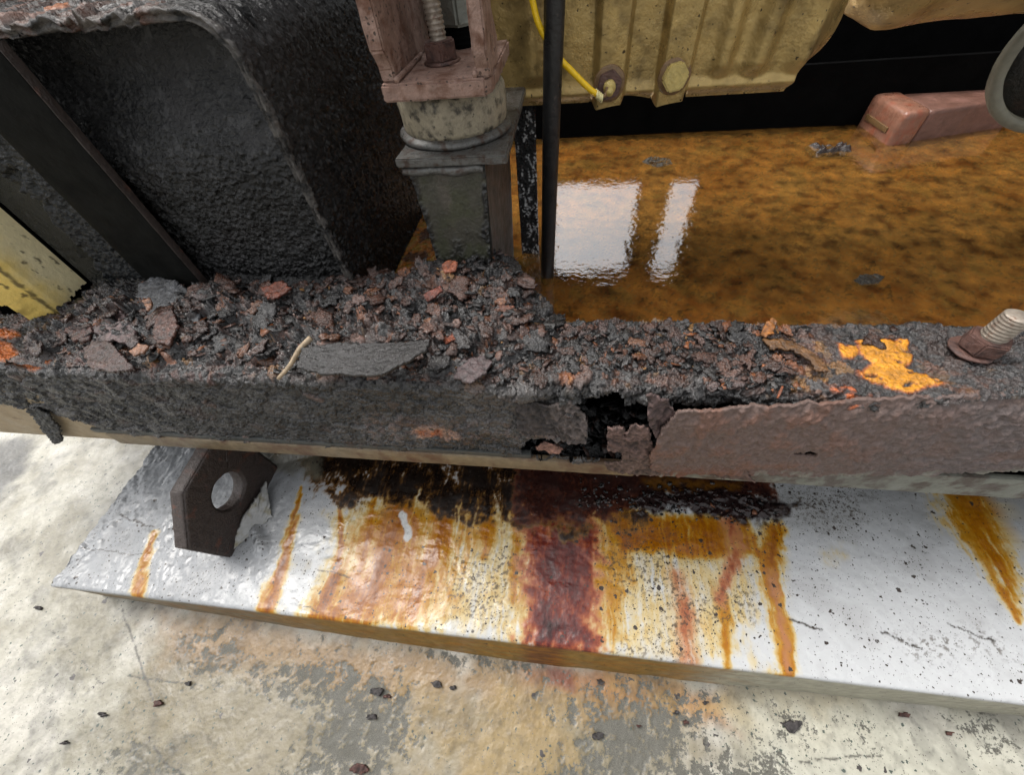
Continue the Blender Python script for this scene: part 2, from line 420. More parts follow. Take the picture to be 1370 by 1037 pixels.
M_gnut = mat("grey_green_painted_nut", base=srgb(104, 106, 98), rough=0.45, var=0.2, vscale=150, bumps=[('n', 300, 0.0006, 5)])
M_rubber = mat("aged_olive_rubber", base=srgb(134, 125, 106), rough=0.55, var=0.3, vscale=120, bumps=[('n', 240, 0.0012, 6)], second=srgb(54, 49, 40), sthr=(0.5, 0.66), sscale=110,
               speck=[(260, 0.3, 0.3, (0.05, 0.045, 0.035), False)])
M_rim = mat("grey_worn_steel", base=srgb(84, 83, 80), rough=0.36, var=0.35, vscale=200, bumps=[('n', 320, 0.001, 5)], second=srgb(60, 46, 38), sthr=(0.52, 0.64), sscale=120, metallic=0.2)
M_ped = mat("olive_black_pedestal_paint", attr=True, rough=0.42, rvar=0.12, var=0.4, vscale=170, bumps=[('n', 300, 0.0011, 6)])
M_pan = mat("gold_olive_engine_paint", base=srgb(166, 141, 88), rough=0.30, rvar=0.1, var=0.2, vscale=55, bumps=[('n', 320, 0.0006, 4), ('n', 60, 0.0002, 3)],
            second=srgb(108, 90, 54), sthr=(0.5, 0.7), sscale=30, speck=[(220, 0.28, 0.25, srgb(62, 50, 28), False)], metallic=0.5)
M_bolt = mat("gold_painted_bolt_head", base=srgb(176, 156, 92), rough=0.4, var=0.25, vscale=200, bumps=[('n', 380, 0.001, 5)])
M_brown = mat("brown_collar_paint", base=srgb(110, 84, 52), rough=0.45, var=0.4, vscale=200, bumps=[('n', 350, 0.001, 5)])
M_wire = mat("yellow_wire_sleeve", base=srgb(232, 190, 22), rough=0.4, var=0.15, vscale=300, bumps=[('n', 300, 0.0006, 3)])
M_cream = mat("cream_wire_binding", base=srgb(214, 204, 150), rough=0.5, var=0.2, vscale=300)
M_pink = mat("pink_casting", base=srgb(112, 80, 68), rough=0.45, var=0.3, vscale=40, bumps=[('n', 90, 0.002, 4)], second=srgb(132, 94, 82), sthr=(0.5, 0.65), sscale=25)
M_pinkc = mat("pale_pink_end_cap", base=srgb(138, 98, 80), rough=0.3, var=0.3, vscale=40, bumps=[('n', 90, 0.002, 4)], second=srgb(146, 84, 62), sthr=(0.5, 0.65), sscale=30)
M_ring = mat("grey_olive_flange_paint", base=srgb(104, 101, 86), rough=0.55, var=0.3, vscale=50, bumps=[('n', 120, 0.001, 5)])
M_pedside = mat("grimy_olive_black_paint", base=(0.022, 0.021, 0.018), rough=0.4, rvar=0.12, var=0.5, vscale=120, bumps=[('n', 200, 0.0016, 6)], second=(0.05, 0.025, 0.016), sthr=(0.5, 0.66), sscale=60)
M_lip = mat("brown_worn_flange_edge", base=srgb(112, 98, 76), rough=0.5, var=0.35, vscale=90, bumps=[('n', 200, 0.0009, 6)], second=srgb(86, 62, 46), sthr=(0.5, 0.66), sscale=28)
M_strip = mat("dark_grey_old_paint", base=srgb(58, 60, 58), rough=0.5, var=0.35, vscale=90, bumps=[('n', 240, 0.0009, 6)])
M_primer = mat("grey_green_primer", base=srgb(106, 107, 97), rough=0.55, var=0.2, vscale=90, bumps=[('n', 240, 0.0009, 6)], second=srgb(72, 62, 54), sthr=(0.47, 0.58), sscale=42)
M_beige = mat("beige_primer", base=srgb(140, 122, 94), rough=0.5, var=0.2, vscale=60, bumps=[('n', 200, 0.0008, 5)], second=srgb(98, 78, 56), sthr=(0.58, 0.7), sscale=40)
M_lug = mat("dark_brown_lug_steel", base=srgb(54, 45, 41), rough=0.5, rvar=0.12, var=0.45, vscale=300, bumps=[('n', 420, 0.0013, 6)], second=srgb(84, 52, 40), sthr=(0.58, 0.72), sscale=70)
M_white = mat("white_paint_blob", base=(0.62, 0.62, 0.6), rough=0.22, rvar=0.08, var=0.1, vscale=80, bumps=[('n', 90, 0.003, 4)], second=(0.32, 0.29, 0.2), sthr=(0.58, 0.7), sscale=90)
M_daub = mat("wet_grey_paint", base=(0.26, 0.26, 0.25), rough=0.16, rvar=0.08, var=0.2, vscale=80, bumps=[('n', 50, 0.0015, 2)], second=(0.17, 0.15, 0.09), sthr=(0.5, 0.66), sscale=70)
M_post = mat("chipped_yellow_paint", attr=True, rough=0.36, rvar=0.1, var=0.12, vscale=90, bumps=[('n', 200, 0.0008, 5)])
M_twig = mat("dry_straw", base=srgb(150, 132, 108), rough=0.7, var=0.4, vscale=300, bumps=[('n', 500, 0.0008, 4)])
M_floor = mat("rust_sediment", attr=True, rough=0.75, rvar=0.1, var=0.35, vscale=130, bumps=[('n', 180, 0.003, 6)], spec=0.15)
M_chip = mat("dark_rust_chip", attr=True, rough=0.6, var=0.4, vscale=300, bumps=[('n', 500, 0.001, 5)])
def water_mat():
    m = bpy.data.materials.new("oily_water"); m.use_nodes = True; nt = m.node_tree; N = nt.nodes; L = nt.links
    N.remove(N["Principled BSDF"]); out = N["Material Output"]
    tr = N.new("ShaderNodeBsdfTransparent"); tr.inputs[0].default_value = (1.0, 0.96, 0.88, 1)
    gl = N.new("ShaderNodeBsdfGlossy"); gl.inputs["Roughness"].default_value = 0.0; gl.inputs[0].default_value = (1, 1, 1, 1)
    fr = N.new("ShaderNodeFresnel"); fr.inputs[0].default_value = 2.8
    mx = N.new("ShaderNodeMixShader"); df = N.new("ShaderNodeBsdfDiffuse"); tc0 = N.new("ShaderNodeTexCoord"); nz = N.new("ShaderNodeTexNoise"); nz.inputs["Scale"].default_value = 9; nz.inputs["Detail"].default_value = 6; L.new(tc0.outputs["Object"], nz.inputs["Vector"])
    mr = N.new("ShaderNodeMapRange"); L.new(nz.outputs["Fac"], mr.inputs[0]); mr.inputs[1].default_value = 0.35; mr.inputs[2].default_value = 0.65; mr.inputs[3].default_value = 0.24; mr.inputs[4].default_value = 0.42
    n5 = N.new("ShaderNodeTexNoise"); n5.inputs["Scale"].default_value = 34; n5.inputs["Detail"].default_value = 10; n5.inputs["Roughness"].default_value = 0.68; L.new(tc0.outputs["Object"], n5.inputs["Vector"])
    cr = N.new("ShaderNodeValToRGB"); cr.color_ramp.elements[0].position = 0.36; cr.color_ramp.elements[0].color = (0.10, 0.052, 0.018, 1); cr.color_ramp.elements[1].position = 0.66; cr.color_ramp.elements[1].color = (0.62, 0.28, 0.055, 1)
    ce = cr.color_ramp.elements.new(0.5); ce.color = (0.36, 0.185, 0.045, 1); L.new(n5.outputs["Fac"], cr.inputs[0]); L.new(cr.outputs[0], df.inputs[0]); silt = N.new("ShaderNodeMixShader"); L.new(mr.outputs[0], silt.inputs[0]); L.new(tr.outputs[0], silt.inputs[1]); L.new(df.outputs[0], silt.inputs[2])
    L.new(fr.outputs[0], mx.inputs[0]); L.new(silt.outputs[0], mx.inputs[1]); L.new(gl.outputs[0], mx.inputs[2])
    L.new(mx.outputs[0], out.inputs[0])
    tc = N.new("ShaderNodeTexCoord"); prev = None
    for sc_, d in ((16, 0.0007), (110, 0.00028)):
        n = N.new("ShaderNodeTexNoise"); n.inputs["Scale"].default_value = sc_; n.inputs["Detail"].default_value = 3; L.new(tc.outputs["Object"], n.inputs["Vector"])
        b = N.new("ShaderNodeBump"); b.inputs["Distance"].default_value = d; L.new(n.outputs["Fac"], b.inputs["Height"])
        if prev is not None: L.new(prev, b.inputs["Normal"])
        prev = b.outputs[0]
    L.new(prev, gl.inputs["Normal"])
    return m
M_water = water_mat()

# ------------------------------------------------------------------ palettes for rust
C_BLK = np.array([0.010, 0.0097, 0.0095]); C_GRY = np.array([0.034, 0.0315, 0.0305]); C_LGR = np.array([0.080, 0.074, 0.071])
C_BRN = np.array([0.046, 0.021, 0.014]); C_PNK = np.array([0.120, 0.066, 0.050]); C_ORG = np.array([0.22, 0.072, 0.022]); C_OCH = np.array([0.30, 0.15, 0.045])
C_YEL = srgb(204, 136, 18); C_TAN = srgb(200, 150, 110)
PAL = np.array([C_BLK, C_GRY, C_LGR, C_BRN, C_PNK, C_ORG, C_OCH])
def pick(r, w):
    e = np.cumsum(np.array(w, float) / sum(w)); return PAL[np.minimum(np.searchsorted(e, r), len(PAL) - 1)]

# ================================================================== SETTING
# ---- ground: one sheet, dense where it is seen
ZG, ZP = -0.36, -0.28
PF = 0.036                                                    # front edge of the plinth (y)
def axis_pts(lo, hi, step, far):
    inner = np.arange(lo, hi + step, step); a = [far[0], (far[0] + lo) / 2 - 0.3, lo - 0.15]; b = [hi + 0.15, (far[1] + hi) / 2 + 0.3, far[1]]
    return np.concatenate([a, inner, b])
gx = np.concatenate([[-8, -4, -1.4], np.arange(-1.2, -0.70, 0.003), np.arange(-0.70, 0.58, 0.0014), [0.7, 1.5, 4, 8]])
gy = np.concatenate([[-8, -4, -0.4], np.arange(-0.185, 0.05, 0.0014), np.arange(0.05, 0.33, 0.0035), [0.45, 1.5, 4, 8]])
X, Y = np.meshgrid(gx, gy, indexing='ij')
def gl_(pts): return lzx(pts, ZG)
c = np.ones(X.shape + (3,)) * srgb(172, 168, 152)
n1 = fbm(X / 0.11, Y / 0.11, 5, 3); n2 = fbm(X / 0.03, Y / 0.03, 5, 8); n3 = fbm(X / 0.3, Y / 0.3, 3, 2)
c = mix(c, srgb(140, 134, 114), sst(-0.1, 0.35, n1 + 0.25 * n2))
c = mix(c, srgb(192, 188, 176), sst(0.0, 0.45, -n1 + 0.3 * n2) * 0.8)
def blob(pts, soft, col, amt=1.0, nz=0.5, f=gl_, XX=None, YY=None, N=None):
    x_ = X if XX is None else XX; y_ = Y if YY is None else YY
    sd_ = sdpoly(x_, y_, f(pts)) + soft * nz * (2.2 * n1 + 1.4 * n2 if N is None else N)
    return sst(-soft, soft, sd_) * amt
lim = np.clip((X > -1.3) & (X < 0.8) & (Y < 0.5), 0, 1)
c = mix(c, srgb(126, 114, 84), blob([(180, 830), (420, 860), (900, 930), (1000, 1037), (700, 1080), (300, 1080), (200, 980)], 0.03, 0, 0.8))
c = mix(c, srgb(140, 106, 54), blob([(190, 805), (400, 845), (640, 885), (980, 930), (960, 970), (640, 945), (430, 910), (230, 880)], 0.024, 0, 0.85, 0.5))
c = mix(c, srgb(158, 134, 86), blob([(560, 930), (760, 930), (740, 1060), (560, 1060)], 0.03, 0, 0.8, 0.7))
c = mix(c, srgb(166, 104, 40), blob([(690, 885), (770, 895), (950, 925), (990, 985), (945, 970), (800, 925), (700, 910)], 0.01, 0, 0.75, 0.5))
c = mix(c, srgb(112, 48, 26), blob([(730, 890), (765, 895), (768, 925), (735, 915)], 0.006, 0, 0.8, 0.3))
c = mix(c, srgb(180, 158, 106), blob([(820, 915), (1140, 940), (1100, 1000), (900, 960)], 0.02, 0, 0.6, 0.6))
c = mix(c, srgb(196, 194, 178), blob([(1000, 940), (1390, 965), (1390, 1080), (1030, 1080)], 0.03, 0, 0.85, 0.5))
# worn-through patches down to dark aggregate
agg = np.zeros(X.shape); wn_ = fbm(X / 0.014, Y / 0.014, 5, 31, 0.65)
for pts, amt in (([(330, 900), (420, 880), (520, 905), (560, 960), (520, 1050), (380, 1060), (430, 960)], 1.0),
                 ([(735, 935), (850, 930), (950, 945), (900, 1060), (720, 1060), (790, 985)], 1.0),
                 ([(900, 1015), (1040, 1010), (1050, 1060), (880, 1060)], 1.1), ([(250, 860), (310, 850), (330, 890), (270, 900)], 0.8),
                 ([(1040, 955), (1080, 965), (1075, 985), (1045, 980)], 1.5), ([(1140, 975), (1155, 975), (1152, 1000)], 1.3), ([(1300, 960), (1350, 985), (1335, 1000), (1290, 975)], 1.2),
                 ([(560, 872), (690, 885), (725, 898), (640, 892), (600, 884)], 1.5), ([(840, 908), (885, 914), (880, 920), (842, 915)], 1.5), ([(145, 1010), (165, 1010), (270, 1050), (150, 1060)], 1.0)):
    sd_ = sdpoly(X, Y, gl_(pts)); agg = np.maximum(agg, np.clip(0.40 + 0.42 * np.clip(sd_ / 0.028, -1.6, 0.9) * amt + wn_ * 0.75, 0, 1))
agg = agg * lim
# thin dark cracks and scratches
for pts, w in (([(163, 815), (180, 862), (205, 938)], 0.0016), ([(70, 845), (105, 880), (135, 915)], 0.0010), ([(170, 905), (270, 918)], 0.0012), ([(205, 1000), (225, 1025), (245, 1037)], 0.0016), ([(1070, 1020), (1180, 1010)], 0.0012), ([(1010, 1000), (1060, 1037)], 0.0012)):
    d, _ = dline(X + 0.002 * n2, Y + 0.002 * fbm(X / 0.02, Y / 0.02, 3, 35), gl_(pts)); c = mix(c, srgb(70, 66, 58), sst(w * 1.6, w * 0.5, d + 0.003 * np.abs(wn_)) * 0.9)
c = mix(c, srgb(60, 58, 54), blob([(-40, 580), (40, 590), (25, 640), (-40, 720)], 0.02, 0, 0.85, 0.6))
c = c * (0.60 * (1 - 0.30 * sst(0.0, 0.5, fbm(X / 0.07, Y / 0.07, 5, 36, 0.6)) - 0.22 * sst(0.1, 0.5, fbm(X / 0.012, Y / 0.012, 5, 37, 0.6))))[..., None]
zz = ZG + lim * (0.0007 * n2 + 0.0003 * wn_ - 0.0012 * sst(0.3, 0.8, agg))
zz = np.where(lim > 0, zz, ZG)
msk = np.zeros(X.shape + (3,)); msk[..., 0] = np.clip(0.45 + 0.8 * n3, 0.15, 1.2); msk[..., 1] = sst(0.4, 0.8, agg) * 0.5; msk[..., 2] = agg
ground = grid_obj("ground", np.stack([X, Y, zz], -1), M_ground, None, c, msk, flip=False)
tag(ground, "worn pale concrete ground stained tan and orange", kind="structure")

# ---- concrete plinth with its runs of rust
PX0, PX1 = -0.695, 1.4
px_ = np.concatenate([np.arange(PX0, 0.56, 0.0012), np.arange(0.56, PX1 + 0.01, 0.02)])
# profile from the foot of the front face, over the rounded arris, back under the beam
arc = [(PF + 0.004 - 0.004 * math.cos(a), ZP - 0.004 + 0.004 * math.sin(a)) for a in np.linspace(0, math.pi / 2, 5)]
prof = [(PF + 0.003, ZG - 0.01)] + [(PF + 0.003 * (1 - t), ZG - 0.01 + t * (ZP - 0.004 - ZG + 0.01)) for t in np.linspace(0.08, 0.95, 36)] + arc + [(y, ZP) for y in np.arange(PF + 0.0055, 0.30, 0.0012)] + [(y, ZP) for y in (0.32, 0.4, 0.6, 1.0, 1.6)]
prof = np.array(prof); ny = len(prof)
X, T = np.meshgrid(px_, np.arange(ny), indexing='ij')
Yp = np.broadcast_to(prof[:, 0], X.shape).copy(); Zp = np.broadcast_to(prof[:, 1], X.shape).copy()
isface = Zp < ZP - 0.0045
foot = np.interp(X, [-0.695, -0.6, -0.32, -0.03, 0.2, 0.45, 1.4], [0.0, 0.004, 0.012, 0.0170, 0.014, 0.009, 0.006])
faceslope = np.clip((ZP - 0.004 - Zp) / (ZP - 0.004 - ZG), 0, 1.1) * foot
Y = np.where(isface, PF + (Zp - ZP) * 1.0, Yp)                  # unrolled: the runs carry on over the edge
def pl(pts): return lzx(pts, ZP)
n1 = fbm(X / 0.05, Y / 0.05, 5, 41); n2 = fbm(X / 0.012, Y / 0.012, 5, 47); n3 = fbm(X / 0.2, Y / 0.2, 3, 44); ns = fbm(X / 0.006, Y / 0.06, 4, 49); wv = fbm(X / 0.035, Y / 0.022, 4, 51)
c = np.ones(X.shape + (3,)) * np.array([0.52, 0.53, 0.535])
c = mix(c, [0.40, 0.40, 0.40], sst(0.0, 0.5, n1 + 0.4 * n3) * 0.5)
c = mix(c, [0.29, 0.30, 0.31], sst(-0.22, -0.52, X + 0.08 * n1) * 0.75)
OCH = srgb(166, 108, 22); OCL = srgb(182, 138, 62); ORD = srgb(150, 72, 14); MAR = srgb(92, 30, 22); MPK = srgb(150, 84, 72); CRM = srgb(190, 170, 126); BRN = srgb(52, 32, 22)
NB = 1.6 * n1 + 1.0 * n2
Xw = X + 0.0035 * fbm(X / 0.016, Y / 0.016, 4, 52) + 0.0035 * fbm(X / 0.05, Y / 0.05, 3, 53); Yw = Y + 0.006 * fbm(X / 0.02, Y / 0.03, 4, 54)
streak = np.clip(0.85 + 0.38 * fbm(X / 0.007, Y / 0.07, 4, 56) + 0.55 * fbm(X / 0.018, Y / 0.022, 5, 57), 0.35, 1.05)
mott = 1 - 0.75 * sst(0.28, 0.5, fbm(X / 0.0045, Y / 0.006, 4, 58)) - 0.25 * sst(0.0, 0.4, fbm(X / 0.02, Y / 0.03, 4, 59))
def B(pts, soft, amt=1.0, nz=0.5, tex=True): return np.clip(blob(pts, soft, 0, amt, nz, pl, Xw, Yw, NB) * (streak if tex else 1.0), 0, 1) if not tex else sst(0.0, 0.72, blob(pts, soft, 0, 1.0, nz, pl, Xw, Yw, NB) * streak) * amt * mott
# rust carried down the slab by water: densities first, then one colour ramp per kind of rust
def disp_col(r, g, b): return srgb(r, g, b) * 0.70
riv = 1 - np.abs(fbm(Xw / 0.0085, Yw / 0.16, 4, 156, 0.6)) * 1.7
riv2 = fbm(Xw / 0.0035, Yw / 0.09, 3, 157)
patchy = fbm(X / 0.022, Y / 0.03, 5, 158, 0.6)
grain = fbm(X / 0.0042, Y / 0.0060, 4, 159, 0.6)
def run(pts, w, amt, edge=0.16):
    d, t = dline(Xw, Yw, pl(pts)); ww = np.interp(t, np.linspace(0, 1, len(w)), w) * (1 + 0.30 * n2 + 0.2 * riv2)
    q = d / np.maximum(ww, 1e-4)
    return amt * (np.exp(-np.clip(q, 0, 4) ** 2.0) + 0.26 * np.exp(-q * 0.8) + 0.4 * edge * np.exp(-((q - 0.92) / 0.16) ** 2))
def zone(pts, soft, amt, nz=0.6):
    return amt * sst(-soft, soft, sdpoly(Xw, Yw, pl(pts)) + soft * nz * (1.5 * n1 + 1.0 * n2))
c = mix(c, disp_col(168, 170, 166), zone([(1010, 640), (1400, 655), (1400, 725), (1010, 715)], 0.03, 0.45, 0.6))  # grey band at the right: shade of the beam painted into the colour
dO = zone([(440, 690), (560, 655), (1010, 690), (1010, 890), (700, 868), (410, 828)], 0.03, 0.16)
dO += zone([(490, 655), (690, 665), (640, 740), (585, 835), (440, 835)], 0.024, 0.17)
dO += run([(538, 655), (524, 720), (496, 790), (474, 845)], [0.017, 0.018, 0.016, 0.013], 0.46) + run([(594, 660), (588, 720), (558, 800), (540, 845)], [0.013, 0.012, 0.009, 0.006], 0.36)
dO += run([(500, 670), (490, 735), (470, 795), (440, 838)], [0.004, 0.006, 0.007, 0.010], 0.30) + run([(556, 690), (550, 750), (524, 830)], [0.004, 0.006, 0.006], 0.22)
dO += run([(640, 655), (655, 700), (648, 745)], [0.010, 0.008, 0.004], 0.3) + run([(684, 655), (690, 720), (686, 800)], [0.006, 0.005, 0.004], 0.25)
dO += run([(403, 652), (392, 702), (378, 760), (358, 815)], [0.002, 0.0065, 0.008, 0.010], 0.60, 0.2) + run([(380, 750), (350, 800), (345, 818)], [0.004, 0.005, 0.003], 0.3)
dO += run([(456, 655), (456, 730), (444, 785), (415, 838)], [0.0016, 0.004, 0.0075, 0.016], 0.62, 0.2)
dO += run([(206, 712), (193, 752), (183, 800)], [0.004, 0.006, 0.008], 0.50, 0.2)
dO += zone([(795, 672), (870, 690), (1000, 690), (1010, 742), (900, 744), (835, 732)], 0.008, 0.55, 0.4) + zone([(700, 670), (830, 680), (845, 770), (820, 868), (690, 860)], 0.016, 0.22)
dO += run([(1040, 708), (1029, 755), (1036, 800), (1048, 850), (1058, 908), (960, 940)], [0.0085, 0.0105, 0.009, 0.0075, 0.006, 0.003], 0.60, 0.22)
dO += run([(1293, 650), (1303, 700), (1330, 750), (1346, 790), (1362, 830)], [0.028, 0.027, 0.018, 0.009, 0.004], 0.50, 0.1) + run([(968, 800), (970, 850), (972, 895)], [0.007, 0.005, 0.003], 0.3)
dO += zone([(1090, 732), (1130, 728), (1140, 760), (1105, 765)], 0.014, 0.12) + zone([(860, 636), (990, 646), (985, 664), (870, 658)], 0.006, 0.6)
dO *= np.clip(0.66 + 0.46 * riv + 0.30 * riv2 + 0.38 * patchy + 0.20 * grain, 0.1, 1.5)
def ramp(c, D, stops, a0):
    xs = [q[0] for q in stops]; k = np.stack([np.interp(D, xs, [q[1][i] for q in stops]) for i in range(3)], -1)
    a = sst(0.02, a0, D)[..., None]; return c * (1 - a) + k * a
c = ramp(c, dO, [(0.0, disp_col(236, 226, 192)), (0.16, disp_col(232, 208, 148)), (0.34, disp_col(206, 150, 44)), (0.55, disp_col(190, 120, 12)), (0.85, disp_col(164, 94, 16)), (1.3, disp_col(120, 62, 14))], 0.20)
dM = zone([(702, 636), (786, 640), (806, 715), (800, 790), (810, 868), (694, 868), (704, 780), (694, 700)], 0.016, 0.50, 0.8)
dM += zone([(718, 630), (772, 640), (792, 715), (782, 790), (790, 868), (712, 868), (722, 780), (712, 700)], 0.016, 0.33, 0.8)
dM += run([(975, 690), (986, 735), (962, 805)], [0.013, 0.012, 0.006], 0.30, 0.03) + run([(905, 770), (916, 820), (918, 885)], [0.012, 0.016, 0.013], 0.25, 0.03) + run([(1033, 768), (1041, 812), (1050, 858), (1057, 900)], [0.008, 0.006, 0.005, 0.003], 0.16, 0.05)
dM += run([(735, 860), (748, 900)], [0.02, 0.018], 0.3)
dM *= np.clip(0.80 + 0.20 * riv + 0.18 * riv2 + 0.45 * patchy + 0.22 * grain, 0.1, 1.5)
c = ramp(c, dM, [(0.0, disp_col(226, 190, 150)), (0.25, disp_col(204, 136, 92)), (0.45, disp_col(166, 84, 52)), (0.70, disp_col(118, 48, 38)), (1.0, disp_col(82, 32, 30)), (1.4, disp_col(52, 24, 22))], 0.34)
# ragged dark brown band along the foot of the beam
g_ = zone([(385, 575), (700, 585), (900, 600), (850, 684), (760, 700), (690, 694), (620, 686), (520, 676), (425, 650)], 0.024, 1.0, 0.9) * np.clip(0.74 + 0.55 * riv2 + 0.75 * patchy + 0.3 * grain, 0.1, 1.2)
c = ramp(c, g_, [(0.0, disp_col(190, 150, 90)), (0.3, disp_col(124, 86, 40)), (0.55, disp_col(62, 42, 26)), (0.85, disp_col(34, 24, 18))], 0.35)
g_ = zone([(690, 600), (1020, 620), (1035, 668), (960, 676), (880, 660), (800, 694), (700, 694)], 0.012, 1.0, 0.9) * np.clip(0.9 + 0.5 * grain + 0.4 * patchy, 0.2, 1.3)
c = ramp(c, g_, [(0.0, disp_col(170, 120, 80)), (0.4, disp_col(104, 58, 42)), (0.9, disp_col(58, 32, 28))], 0.4)
c = mix(c, disp_col(140, 92, 26), zone([(860, 640), (990, 648), (985, 662), (870, 658)], 0.006, 0.8, 0.5))
c = mix(c, disp_col(150, 144, 124), zone([(330, 600), (420, 600), (430, 640), (360, 632)], 0.010, 0.7, 0.8))
crumb = zone([(860, 655), (1000, 655), (1060, 680), (1010, 700), (930, 690), (850, 680)], 0.010, 1.0, 0.9)
c = mix(c, srgb(40, 27, 26), np.clip(crumb * 1.6, 0, 1) * sst(-1.1, -0.3, n2))
for pts in ([(800, 730), (900, 720), (910, 800), (830, 810)], [(890, 800), (1000, 790), (1010, 830), (900, 850)], [(1200, 850), (1330, 850), (1350, 880), (1220, 880)], [(1060, 650), (1160, 660), (1150, 690), (1050, 690)], [(600, 740), (690, 740), (680, 840), (600, 830)], [(820, 850), (900, 850), (900, 880), (820, 880)]):
    c = mix(c, srgb(74, 62, 48), zone(pts, 0.016, 0.85, 0.6) * sst(0.14, 0.36, fbm(X / 0.006, Y / 0.0045, 5, 71, 0.65)))
for pts, w in (([(420, 762), (470, 772)], 0.0010), ([(1180, 845), (1235, 870)], 0.0012), ([(1270, 835), (1330, 860)], 0.0010), ([(1060, 830), (1100, 842)], 0.0012), ([(160, 690), (205, 705)], 0.0012), ([(110, 735), (190, 742)], 0.0008), ([(390, 800), (425, 822)], 0.0010)):
    d, _ = dline(X + 0.004 * n2, Y + 0.004 * patchy, pl(pts)); c = mix(c, srgb(52, 44, 36), sst(w * 1.8, w * 0.4, d + 0.002 * np.abs(grain)))
d, t = dline(Xw, Yw, pl([(538, 690), (546, 705), (545, 720)])); c = mix(c, np.array([0.55, 0.55, 0.54]), sst(0.006, 0.0035, d + 0.001 * n2))
# the front face: olive in the middle, paler to the right, grey to the left
fcol = np.ones(X.shape + (3,)) * srgb(150, 118, 58)
fcol = mix(fcol, srgb(176, 172, 152), sst(0.12, 0.24, X + 0.03 * n1)); fcol = mix(fcol, srgb(128, 120, 100), sst(-0.28, -0.42, X + 0.04 * n1))
fcol = mix(fcol, srgb(104, 52, 28), sst(0.035, 0.012, np.abs(X + 0.01)) * 0.8)
fcol = mix(fcol, srgb(168, 110, 30), sst(0.1, 0.5, fbm(X / 0.05, Y / 0.006, 4, 77) + 0.2) * 0.6 * sst(0.3, 0.1, X))
c = np.where(isface[..., None], fcol * (0.85 + 0.3 * n2[..., None]), c)
c = c * 0.72
paint = 0.0007 * wv + 0.0002 * n2
mid = sst(0.2, 0.05, np.abs(X + 0.03))
paint += mid * 0.0005 * fbm(X / 0.025, Y / 0.014, 4, 91)
paint += sst(-0.35, -0.5, X) * 0.0022 * fbm(X / 0.02, Y / 0.03, 4, 95)
paint += crumb * 0.006 * np.clip(flakes(X, Y, 0.010, 61)[0] + 0.3, 0, 1)
d, t = dline(X, Y, pl([(352, 735), (336, 690), (340, 640), (372, 612), (430, 600)]))      # thick daub of paint beside the lug
paint += 0.010 * sst(0.014, 0.0, d + 0.004 * n2) * sst(-0.2, 0.3, n2 + 0.4)
d2, _ = dline(X, Y, pl([(215, 592), (150, 680), (82, 775)])); paint += 0.003 * sst(0.03, 0.0, d2) * (0.5 + n2)
Z = Zp + np.where(isface, 0, paint)
Yo = Yp + np.where(isface, 0.0012 * n1, 0) - faceslope
# ragged left end falling to the ground
Xo = X + np.where(X < PX0 + 0.002, 0.004 * fbm(Y / 0.03, Y * 0 + 3, 4, 5), 0)
edge = X <= PX0 + 0.0001
Z = np.where(edge, Z - 0.004, Z)
msk = np.zeros(X.shape + (3,))
dens = 0.22 + 0.5 * np.clip(n1, 0, 1) + B([(1000, 640), (1170, 650), (1140, 705), (1010, 720)], 0.03, 0.9, 0.4) + B([(780, 690), (910, 690), (1010, 800), (930, 890), (820, 830)], 0.03, 0.6, 0.4) + B([(430, 770), (700, 760), (700, 860), (430, 830)], 0.03, 0.25, 0.4)
msk[..., 0] = np.where(isface, 0.1, np.clip(dens, 0, 1.4)); msk[..., 1] = np.where(isface, 0.5, sst(0.0, 0.5, n1 + 0.2) * 0.35)
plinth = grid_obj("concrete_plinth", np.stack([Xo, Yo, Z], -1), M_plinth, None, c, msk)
tag(plinth, "white painted concrete plinth streaked with orange and maroon rust runs below the beam", "plinth")
# its left end wall
box("end_wall", (PX0 + 0.002, PF + 0.006, ZG - 0.01), (PX0 + 0.05, 1.6, ZP - 0.006), M_white, plinth)

# ================================================================== THE SKID BEAM
YB = 0.200                                                    # front face of the beam
beam = thing("channel_beam", (0, 0.24, -0.15), "long steel channel beam crusted with black flaking rust, rotted open in the middle", "beam")
bpath = [(0.288, -0.14), (0.288, -0.05), (0.288, -0.01)] + [(0.284 + 0.004 * math.cos(a), -0.004 + 0.004 * math.sin(a)) for a in np.linspace(0, math.pi / 2, 4)]
bpath += [(y, 0.0) for y in np.arange(0.2825, YB + 0.013, -0.0009)] + [(YB + 0.012 - 0.012 * math.sin(a), -0.012 + 0.012 * math.cos(a)) for a in np.linspace(0, math.pi / 2, 14)]
bpath += [(YB, z) for z in np.arange(-0.0135, -0.134, -0.0009)]
bpath = np.array(bpath); dp = np.gradient(bpath, axis=0); dp /= np.linalg.norm(dp, axis=1)[:, None]
nrm2 = np.stack([dp[:, 1], -dp[:, 0]], 1)                     # outward
nrm2 *= np.sign((nrm2 * (bpath - np.array([0.245, -0.07]))).sum(1))[:, None]
seg = np.concatenate([[0], np.cumsum(np.linalg.norm(np.diff(bpath, axis=0), axis=1))])
bx_ = np.concatenate([np.arange(-0.95, -0.72, 0.004), np.arange(-0.72, 0.47, 0.0009), np.arange(0.47, 0.8, 0.008)])
X, S = np.meshgrid(bx_, seg, indexing='ij')
Yb = np.broadcast_to(bpath[:, 0], X.shape); Zb = np.broadcast_to(bpath[:, 1], X.shape)
s_top0 = np.interp(0, [0, 1], [seg[6], 0]); s_edge = seg[np.argmin(np.abs(bpath[:, 0] - YB) + np.abs(bpath[:, 1] + 0.012))]
